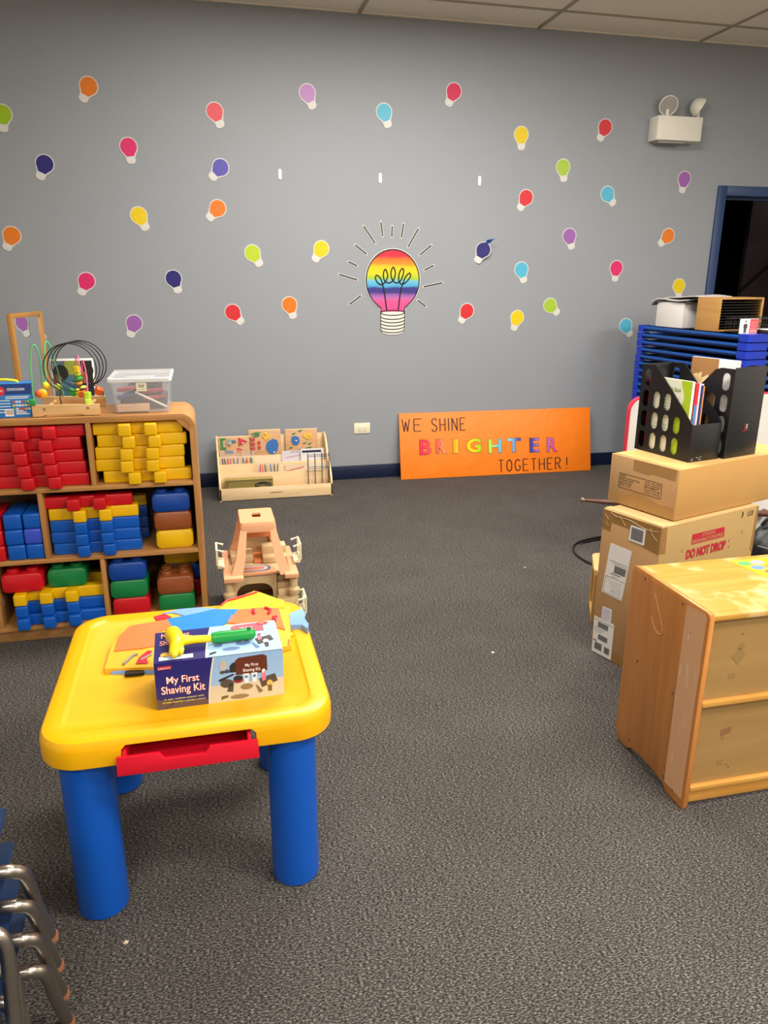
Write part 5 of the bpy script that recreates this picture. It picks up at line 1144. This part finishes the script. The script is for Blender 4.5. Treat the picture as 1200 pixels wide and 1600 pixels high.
o = thing('sketch_pad', 'spiral sketch pad with kraft cover sticking out of the second file', 'sketch pad', infile(O2, RZ2, .030, .012, .0046), RZ2)
b = MB(); b.box((0, 0, 0), (.010, .205, .352), PAPER, .001); b.box((-.0012, .085, 0), (0, .205, .352), KRF); b.box((.010, 0, 0), (.0112, .205, .352), plain('#c83c4c', .5)); b.build('pad', o)
b = MB()
for k in range(20): b.tube([(.005+.009*math.cos(a), -.002+.006*math.sin(a), .012+k*.0175) for a in [2*PI*q/8 for q in range(8)]], .0009, CHROME, 5, closed=True)
b.build('spiral', o)
o = thing('drawing_paper', 'bent buff paper sheets sticking out between the two magazine files', 'paper', infile(O2, RZ2, .010, .10, .0046), RZ2)
b = MB(); BF = plain('#e2c490', .6)
for k, (y, h, c_) in enumerate(((.02, .292, .012), (.05, .300, .010), (.075, .294, .014))):
    b.loft([[(0+.004*k, y, 0), (.0012+.004*k, y, 0), (.0012+.004*k, y+.075, 0), (.004*k, y+.075, 0)], [(.004*k, y, h*.8), (.0012+.004*k, y, h*.8), (.0012+.004*k, y+.07, h*.8), (.004*k, y+.07, h*.8)], [(c_, y+.01, h), (c_+.0012, y+.01, h), (c_+.0012, y+.05, h-.02), (c_, y+.05, h-.02)]], BF)
b.build('sheets', o)

# ------------------------------------------------------------------ stack of blue cots
CL = Vector((3.05, -.36, 0)); CRZ = math.atan2(-.994, .106)
RAIL = plain('#0c4a98', .35, name='cot_rail'); CAP = plain('#1433b0', .35, name='cot_corner'); FAB = plain('#10295c', .7)
CLN, CWD, PIT_ = 1.045, .56, .050
def cot(label):
    c = thing('stacking_cot', label, 'cot', CL, CRZ, 'stacked blue cots')
    for y in (.020, CWD-.020):
        b = MB(); b.tube([(.04, y, .030), (CLN-.08, y, .030)], .0115, RAIL, 10); b.build('side_rail', c)
    for x0, x1, yl in ((0, .050, .085), (CLN-.092, CLN, .165)):
        for y0, y1 in ((0, yl), (CWD-yl, CWD)):
            b = MB(); q = [(p[0], p[1]) for p in rrect((x1-x0)/2, (y1-y0)/2, .020, 4, (x0+x1)/2, (y0+y1)/2)]
            b.loft([[(x, y, z) for x, y in q] for z in (.004, PIT_-.002)], CAP, M=None); b.build('corner_leg', c)
    for x in (.022, CLN-.022):
        b = MB(); b.tube([(x, .07, .030), (x, CWD-.07, .030)], .013, RAIL, 10); b.build('end_rail', c)
    b = MB(); b.box((.06, .05, .006), (CLN-.10, CWD-.05, .030), FAB, .004); b.build('fabric', c)
    return c
def nth(k): return ['bottom', 'second', 'third', 'fourth', 'fifth', 'sixth', 'seventh', 'eighth', 'ninth', 'tenth', 'eleventh', 'twelfth', 'thirteenth', 'fourteenth', 'fifteenth', 'sixteenth', 'seventeenth', 'eighteenth', 'nineteenth', 'twentieth', 'twenty-first', 'top'][k]
c0 = cot('bottom blue stacking cot of the tall stack, resting on the carpet')
for k in range(1, 22):
    dn = 21-k
    lab = 'topmost blue stacking cot, carrying the mail sorter and papers' if k == 21 else ('blue stacking cot, %s below the topmost in the stack' % nth(dn) if dn > 1 else 'blue stacking cot directly below the topmost one') if k > 10 else 'blue stacking cot, %s from the floor in the stack' % nth(k)
    copy_thing(c0, (CL.x+random.uniform(-.003, .003), CL.y+random.uniform(-.004, .004), .0195+PIT_*k-.0195*(1 if k == 0 else 0)), label=lab)
c0.location = (CL.x, CL.y, .0195)
b = MB(); b.box((.01, .01, 0), (CLN-.01, CWD-.01, .023), plain('#3a3c40', .5), .003)
for x in (.06, CLN-.06):
    pass
tag(b.build('cot_dolly', loc=CL, rot=(0, 0, CRZ)), 'low dark dolly base under the stack of blue cots', 'dolly')
CT = .0195+PIT_*21+PIT_-.0018
def oncot(x, y, z=0): 
    d_ = Vector((.106, -.994, 0)); n_ = Vector((.994, .106, 0)); p = CL+d_*x+n_*y; return (p.x, p.y, CT+z)
# white box with newspapers
wb = thing('white_box', 'white cardboard box under newspapers on top of the cots', 'box', oncot(.165, .020), CRZ)
b = MB(); b.box((0, 0, 0), (.27, .30, .168), plain('#dcd9d4', .6, var=.03), .005); b.box((-.0006, .02, .0), (.0, .28, .168), plain('#c8c8cc', .6)); b.build('carton', wb)
NW = plain('#bdbab6', .7, var=.25, vs=40, name='newsprint')
for k, (x, y, z, rz, wx, wy, c, lab) in enumerate([(.130, .00, .170, 3, .34, .34, '#57565a', 'dark magazine lowest in the paper pile on the white box'), (.10, .02, .180, -4, .36, .30, '#d8d5d0', 'white paper sheet sagging over the end of the white box'), (.09, .05, .188, 6, .42, .30, '#4a4b50', 'grey magazine in the paper pile on the white box'), (.16, .05, .199, -6, .40, .26, None, 'newspaper on top of the pile above the white box')]):
    o = thing('newspaper' if c is None else 'magazine', lab, 'paper', oncot(x, y, z), CRZ+math.radians(rz), 'papers piled on the white box')
    b = MB(); m = NW if c is None else plain(c, .55, var=.15, vs=30); n_ = 10; up = []; dn = []
    def hz(i, j): s = i/n_; return -.030*max(0, .30-s)**2*11 + .006*math.sin(5*s+3*j/n_+k) + .008*(j/n_)*(k == 3)
    loops = []
    for i in range(n_+1):
        top = [(wx*i/n_, wy*j/6, hz(i, j)+.007) for j in range(7)]; bot = [(wx*i/n_, wy*j/6, hz(i, j)) for j in range(6, -1, -1)]; loops.append(top+bot)
    b.loft(loops, m); b.build('sheets', o)
# mail sorter
ms_ = thing('mail_sorter', 'wooden mail sorter with black shelves on top of the cots', 'mail sorter', oncot(.555, .022), CRZ)
SW = wood('sorter_wood', '#ad8044', '#bd9052', 0); 
b = MB(); b.box((0, 0, 0), (.20, .012, .205), SW, .001); b.build('side_panel', ms_); b = MB(); b.box((0, .333, 0), (.20, .345, .205), SW, .001); b.build('side_panel', ms_)
b = MB(); b.box((0, .012, .193), (.20, .333, .205), SW, .001); b.build('top_panel', ms_); b = MB(); b.box((0, .012, 0), (.20, .333, .010), SW); b.build('bottom_panel', ms_); b = MB(); b.box((0, .012, .01), (.006, .333, .193), BLACK); b.build('back_panel', ms_)
SHB = plain('#2c2825', .5)
for k in range(10):
    b = MB(); b.box((.006, .012, .024+.0168*k), (.192, .333, .0268+.0168*k), SHB); b.build('shelf_insert', ms_)
# wire file basket with cards in front of it
wk = thing('wire_basket', 'black wire file basket in front of the mail sorter', 'basket', oncot(.775, .06), CRZ)
b = MB(); BW_ = plain('#2a2a2c', .35)
for z in (.003, .05, .085): b.tube([(0, 0, z), (.17, 0, z), (.17, .34, z), (0, .34, z)], .0016, BW_, 6, closed=True)
for k in range(17):
    y = .01+k*.02; b.tube([(0, y, .085), (0, y, .003), (.17, y, .003), (.17, y, .05)], .0011, BW_, 5)
for k in range(5): b.tube([(.0+.035*k, .01, .003), (.035*k, .01, .08), (.035*k+.01, .03+.05, .095), (.035*k, .33, .08), (.035*k, .33, .003)], .0012, BW_, 5)
b.build('wire_frame', wk)
cd = thing('picture_card', 'card with a suited figure and a red text panel on the cots', 'card', oncot(.962, .005), CRZ+PI/2)
b = MB(); b.box((0, 0, 0), (.132, .010, .088), PAPER, .001); b.build('card', cd)
M = frame((0, -.0005, 0), (1, 0, 0), (0, 0, 1)); b = MB(); PRK = plain('#d8545e', .5)
b.rect(.068, .004, .130, .086, 0, PRK, M)
for k in range(4): b.rect(.074, .066-.012*k, .122-.008*(k % 2), .0685-.012*k, .0002, plain('#f0b0b0', .5), M)
b.rect(.074, .010, .124, .022, .0002, plain('#f0a8a0', .5), M)
b.disc(.036, .072, .0055, .0065, 0, plain('#5a504a', .5), M, 12); b.flat([(.023,.058),(.049,.058),(.052,.034),(.046,.034),(.045,.004),(.037,.004),(.036,.03),(.035,.004),(.027,.004),(.026,.034),(.020,.034)], 0, GR, M); b.build('card_print', cd)
gc = thing('binder', 'dark binder lying flat at the near end of the cots', 'binder', oncot(.90, .16), CRZ)
b = MB(); b.box((0, 0, 0), (.13, .32, .022), plain('#1a1a1c', .5), .003); b.box((.006, .006, .022), (.12, .30, .025), PAPER); b.build('cover', gc)

# ------------------------------------------------------------------ white table on its side, stool, cable, bag behind the boxes
wt = thing('folding_table', 'white table with red edge lying on its side behind the boxes', 'table', (2.60, -1.90, 0))
RE = plain('#c82840', .4); WT = plain('#d9d6cf', .45)
b = MB(); b.prism(rrect(.49, .425, .07, 6, 0, .426), -.012, .012, WT, FRONT(0)); b.build('tabletop', wt)
b = MB(); q = rrect(.49, .425, .07, 6, 0, .426); loops = []
for s_, y in ((.0, -.0135), (.006, -.0135), (.006, .0135), (.0, .0135)):
    loops.append([(x*(1+s_/.49) if True else x, y, .426+(z-.426)*(1+s_/.425)) for x, z in q])
b.loft(loops, RE, closed=True); b.build('edge_band', wt)
LEGB = plain('#5c3a2c', .35)
b = MB(); b.tube([(-.742, -.07, .345), (-.60, -.07, .325), (.0, -.07, .245), (.40, -.07, .19)], [.008, .014, .017, .017], LEGB, 12); lg = b.build('leg', wt)
b = MB(); b.ball((-.748, -.07, .346), .013, plain('#8a7a68', .4, metal=.5)); b.build('foot_cap', lg)
b = MB(); b.tube([(.40, -.07, .19), (.40, -.02, .19)], .017, LEGB, 10); b.build('leg_bracket', wt)
st = thing('wooden_stool', 'light wooden step stool half hidden behind the tall cardboard box', 'stool', (1.572, -2.640, 0), math.radians(-25.7))
SWD = wood('stool_wood', '#c49450', '#d6aa66', 2); SWL = wood('stool_wood_lit', '#d8b070', '#e6c488', 0)  # seat gets a paler copy, its lit top put into the colour
b = MB(); b.prism(rrect(.125, .118, .035, 5, .12, .112), .222, .243, SWL, bev=.005); b.build('seat', st)
MSD = Matrix(((0, 0, 1, 0), (1, 0, 0, 0), (0, 1, 0, 0), (0, 0, 0, 1)))
for x in (.0, .218):
    b = MB(); b.holed([(0, 0), (.034, 0), (.034, .001), (.190, .001), (.190, 0), (.224, 0), (.224, .222), (0, .222)], [[(.040, .02), (.184, .02), (.184, .175), (.165, .195), (.059, .195), (.040, .175)]], x, x+.020, SWD, MSD); b.build('side_panel', st)
b = MB(); b.box((.02, .10, .08), (.218, .12, .13), SWD, .002); b.build('stretcher', st)
b = MB(); pts = [(2.45, -1.62, .006), (2.18, -1.63, .006), (2.00, -1.69, .006), (1.915, -1.80, .006), (1.895, -1.93, .006), (1.93, -2.07, .006), (2.02, -2.18, .006), (2.20, -2.26, .006)]
b.tube(pts, .0055, BLACK, 8, smooth=6); b.tube([(2.45, -1.655, .006), (2.2, -1.66, .007), (2.06, -1.69, .007), (1.99, -1.72, .014)], .005, BLACK, 8, smooth=6)
tag(b.build('power_cable'), 'black cable looping on the carpet beside the tall cardboard box', 'cable')
bg = thing('black_bag', 'black quilted bag slumped on the floor behind the boxes', 'bag', (2.93, -2.13, 0))
BGM = plain('#1b1b1d', .45, bump=.4, bs=25); rows = []
for k in range(9):
    z = .205*k/8; s_ = math.sqrt(max(.02, 1-(k/8.3)**2.4)); rows.append([((.17*s_+.012*math.sin(3*a+k))*math.cos(a), (.10*s_+.010*math.cos(4*a+k))*math.sin(a), z) for a in [2*PI*q/24 for q in range(24)]])
b = MB(); b.loft(rows, BGM); b.build('body', bg)
b = MB(); b.tube([(-.17, -.06, .10), (-.10, -.102, .085), (-.02, -.104, .075), (.06, -.10, .09), (.14, -.07, .085)], .003, plain('#7c7c80', .4), 6, smooth=4); b.build('piping', bg)
b = MB(); b.tube([(-.11, 0, .19), (-.09, -.02, .235), (-.03, -.02, .222), (.03, 0, .19)], .010, BGM, 8, smooth=4); b.build('handle', bg)
bk_ = thing('blue_basket', 'blue woven basket behind the folding table leg at right', 'basket', (3.05, -2.02, .206+.0)); bpy.data.objects.remove(bk_)

# scraps on the carpet
for i, (x, y, s_, c, lab) in enumerate([(-.255, -3.918, .006, '#cdb9a0', 'tan crumb on the carpet beside the front left table leg'), (1.553, -1.973, .006, '#b9b4ac', 'pale scrap on the open carpet in front of the banner'), (1.052, -2.81, .007, '#d8d5cf', 'white scrap on the bare carpet between play table and tall box')]):
    b = MB(); b.prism([(-s_, -s_*.5), (s_*.6, -s_*.7), (s_, s_*.3), (-s_*.2, s_*.8)], 0, .003, plain(c, .7)); tag(b.build('paper_scrap', loc=(x, y, .0005)), lab, 'scrap')

# ------------------------------------------------------------------ light: ceiling troffers of the room, plus added bounce and hall fill
def ceiling_area(x, y, power, sx=1.12, sy=.54):
    L_ = bpy.data.lights.new('ceiling_area_light', 'AREA'); L_.shape = 'RECTANGLE'; L_.size = sx; L_.size_y = sy; L_.energy = power; L_.color = (1.0, .955, .89)
    o = bpy.data.objects.new('ceiling_area_light', L_); COL.objects.link(o); o.location = (x, y, H-.012); return o
ceiling_area(1.705, -1.88, 84); ceiling_area(.485, -1.88, 74); ceiling_area(4.14, -3.71, 112); ceiling_area(1.70, -4.93, 112); ceiling_area(-.74, -6.15, 80); ceiling_area(4.14, -6.15, 90); ceiling_area(1.705, -7.37, 90)  # those behind the camera are unseen, added for bounce light
hall_fill = ceiling_area(5.6, .8, 1.6, .3, .3); hall_fill.location.z = 2.45  # added unseen fill lamp, brightens the dark room beyond the door
w = bpy.data.worlds.new('world'); SC.world = w; w.use_nodes = True; w.node_tree.nodes['Background'].inputs[0].default_value = (.02, .02, .022, 1); w.node_tree.nodes['Background'].inputs[1].default_value = .3
